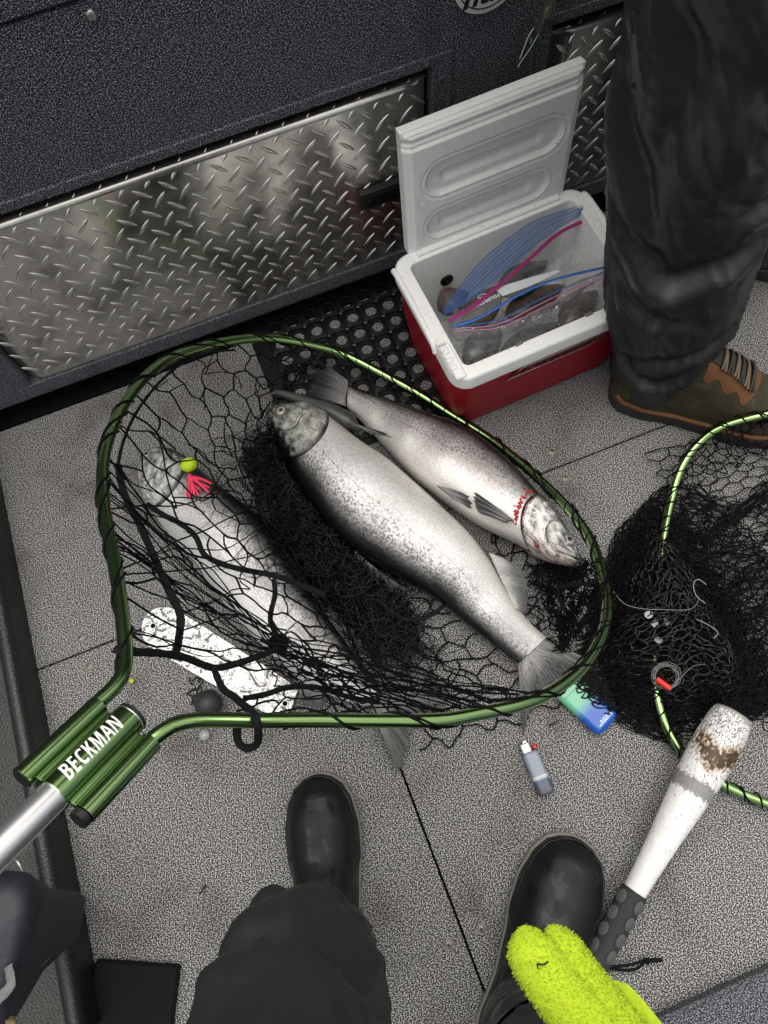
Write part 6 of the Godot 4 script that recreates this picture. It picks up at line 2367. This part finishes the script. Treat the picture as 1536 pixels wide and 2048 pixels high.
	for k in 2:
		var hm := MB.new()
		hm.tube(smooth(hk[k], 18), 0.0022, 8, true)
		var o := part("bungee_hook", hm, M.steel if k == 0 else M.rubber)
		tag(o, ["short bent steel hook on the black step box", "curled black hose end on the step box by the bag"][k], "hook")
	# ---- bits of dirt on the carpet
	for q in [[-0.365, 0.03, "dark curled fibre on the carpet left of the left boot"], [-0.295, -0.235, "bit of dark weed beside the lead sinker"], [0.21, 0.0, "dark crumb on the carpet between lighter and vape"], [-0.285, -0.255, "larger bit of dark weed by the flasher edge"]]:
		var dm := MB.new()
		for k in (1 if q[2].begins_with("dark c") else 7):
			var pts := []
			var p := Vector3(q[0], 0.003, q[1]) + Vector3(rng.randf_range(-0.008, 0.008), 0, rng.randf_range(-0.008, 0.008)) * (0.0 if q[2].begins_with("dark c") else 1.0)
			var an := rng.randf() * TAU
			for i in 6:
				pts.append(p)
				an += rng.randf_range(-0.5, 0.7)
				p += Vector3(cos(an), 0, sin(an)) * 0.003
			dm.tube(smooth(pts, 12), 0.0012, 4, true)
		var o := part("weed_scrap", dm, mat(lin(0.014, 0.013, 0.010), 0.8))
		tag(o, q[2], "debris")

func towel() -> void:
	var T := thing("towel", "bright neon yellow plush towel folded in front of the right boot", "towel", Vector3(0.04, 0.52, 0.20))
	var o := -T.position
	var m := mat(lin(0.43, 0.58, 0.016), 0.9)
	m.rim_enabled = true
	m.rim = 0.4
	var lobes := [
		[[Vector3(0.025, 0.552, 0.1225), Vector3(0.024, 0.556, 0.140), Vector3(0.030, 0.558, 0.165), Vector3(0.040, 0.556, 0.192), Vector3(0.052, 0.55, 0.225), Vector3(0.062, 0.54, 0.27), Vector3(0.07, 0.52, 0.33)], [[0.0, 0.0120], [0.08, 0.0150], [0.3, 0.0165], [0.6, 0.0172], [1.0, 0.020]], 1.22],
		[[Vector3(0.0425, 0.548, 0.130), Vector3(0.0475, 0.552, 0.148), Vector3(0.055, 0.553, 0.176), Vector3(0.064, 0.550, 0.204), Vector3(0.074, 0.544, 0.240), Vector3(0.088, 0.53, 0.30)], [[0.0, 0.0075], [0.1, 0.0105], [0.5, 0.012], [1.0, 0.014]], 1.2]]
	var mb := MB.new()
	var pile := MB.new()
	for lb in lobes:
		var n := 70
		var P := smooth(lb[0], n)
		var rows := []
		for i in n:
			var f := i / float(n - 1)
			var t: Vector3 = (P[mini(i + 1, n - 1)] - P[maxi(i - 1, 0)]).normalized()
			var a := t.cross(Vector3.UP).normalized()
			var b := a.cross(t).normalized()
			var r := table(f, lb[1])
			# round the end
			if f < 0.10: r *= sqrt(maxf(0.02, 1 - pow(1 - f / 0.10, 2)))
			var row := []
			for k in 40:
				var an := TAU * k / 40
				var dir: Vector3 = a * cos(an) * lb[2] + b * sin(an) * 0.9
				var q: Vector3 = P[i] + dir * r
				q += dir * 0.0012 * noise.get_noise_3d(q.x * 160, q.y * 160, q.z * 160)
				row.append(q + o)
			rows.append(row)
		mb.grid(rows, null, true)
		mb.cap(rows[0], true)
		# plush: short fibres over the visible upper side
		for c in 14000:
			var f := pow(rng.randf(), 0.9) * 0.99
			var an := rng.randf() * TAU
			if sin(an) < -0.35: continue
			var i := mini(int(f * (n - 1)), n - 2)
			var kk := int(an / TAU * 40) % 40
			var p: Vector3 = rows[i][kk].lerp(rows[i + 1][(kk + 1) % 40], rng.randf())
			var nn: Vector3 = ((p - o) - P[i]).normalized()
			var side := Vector3(rng.randf_range(-1, 1), rng.randf_range(-1, 1), rng.randf_range(-1, 1)).normalized()
			var dir := (nn + side * 0.75).normalized()
			var w := dir.cross(side).normalized() * 0.00042
			var h := rng.randf_range(0.0009, 0.0018)
			var mid := p + dir * h * 0.6 + side * 0.0004
			var tipp := p + dir * h + side * 0.001
			var a0 := pile.v(p - w)
			var a1 := pile.v(p + w)
			var a2 := pile.v(mid + w * 0.8)
			var a3 := pile.v(mid - w * 0.8)
			var a4 := pile.v(tipp)
			pile.quad(a0, a1, a2, a3)
			pile.tri(a3, a2, a4)
	part("plush", mb, m, T)
	var po := part("pile", pile, m, T)
	po.set_meta("kind", "stuff")
	# flat woven back of the towel further down
	var fb := MB.new()
	sheet(fb, [o + Vector3(0.0615, 0.548, 0.176), o + Vector3(0.072, 0.550, 0.178), o + Vector3(0.083, 0.545, 0.190), o + Vector3(0.098, 0.53, 0.235), o + Vector3(0.115, 0.51, 0.30)], [o + Vector3(0.050, 0.540, 0.20), o + Vector3(0.055, 0.540, 0.22), o + Vector3(0.060, 0.535, 0.24), o + Vector3(0.068, 0.52, 0.27), o + Vector3(0.075, 0.50, 0.33)], 40, 14, 0.004, 3.0)
	part("woven_back", fb, m, T)
	var bt := MB.new()
	bt.tube(smooth([o + Vector3(0.0235, 0.5775, 0.1425), o + Vector3(0.0275, 0.5790, 0.1440), o + Vector3(0.0315, 0.5785, 0.1435)], 10), 0.0007, 6, true)
	bt.tube([o + Vector3(0.0235, 0.5775, 0.1425), o + Vector3(0.0230, 0.5770, 0.1455)], 0.0005, 5, true)
	part("dark_thread", bt, M.black, T)
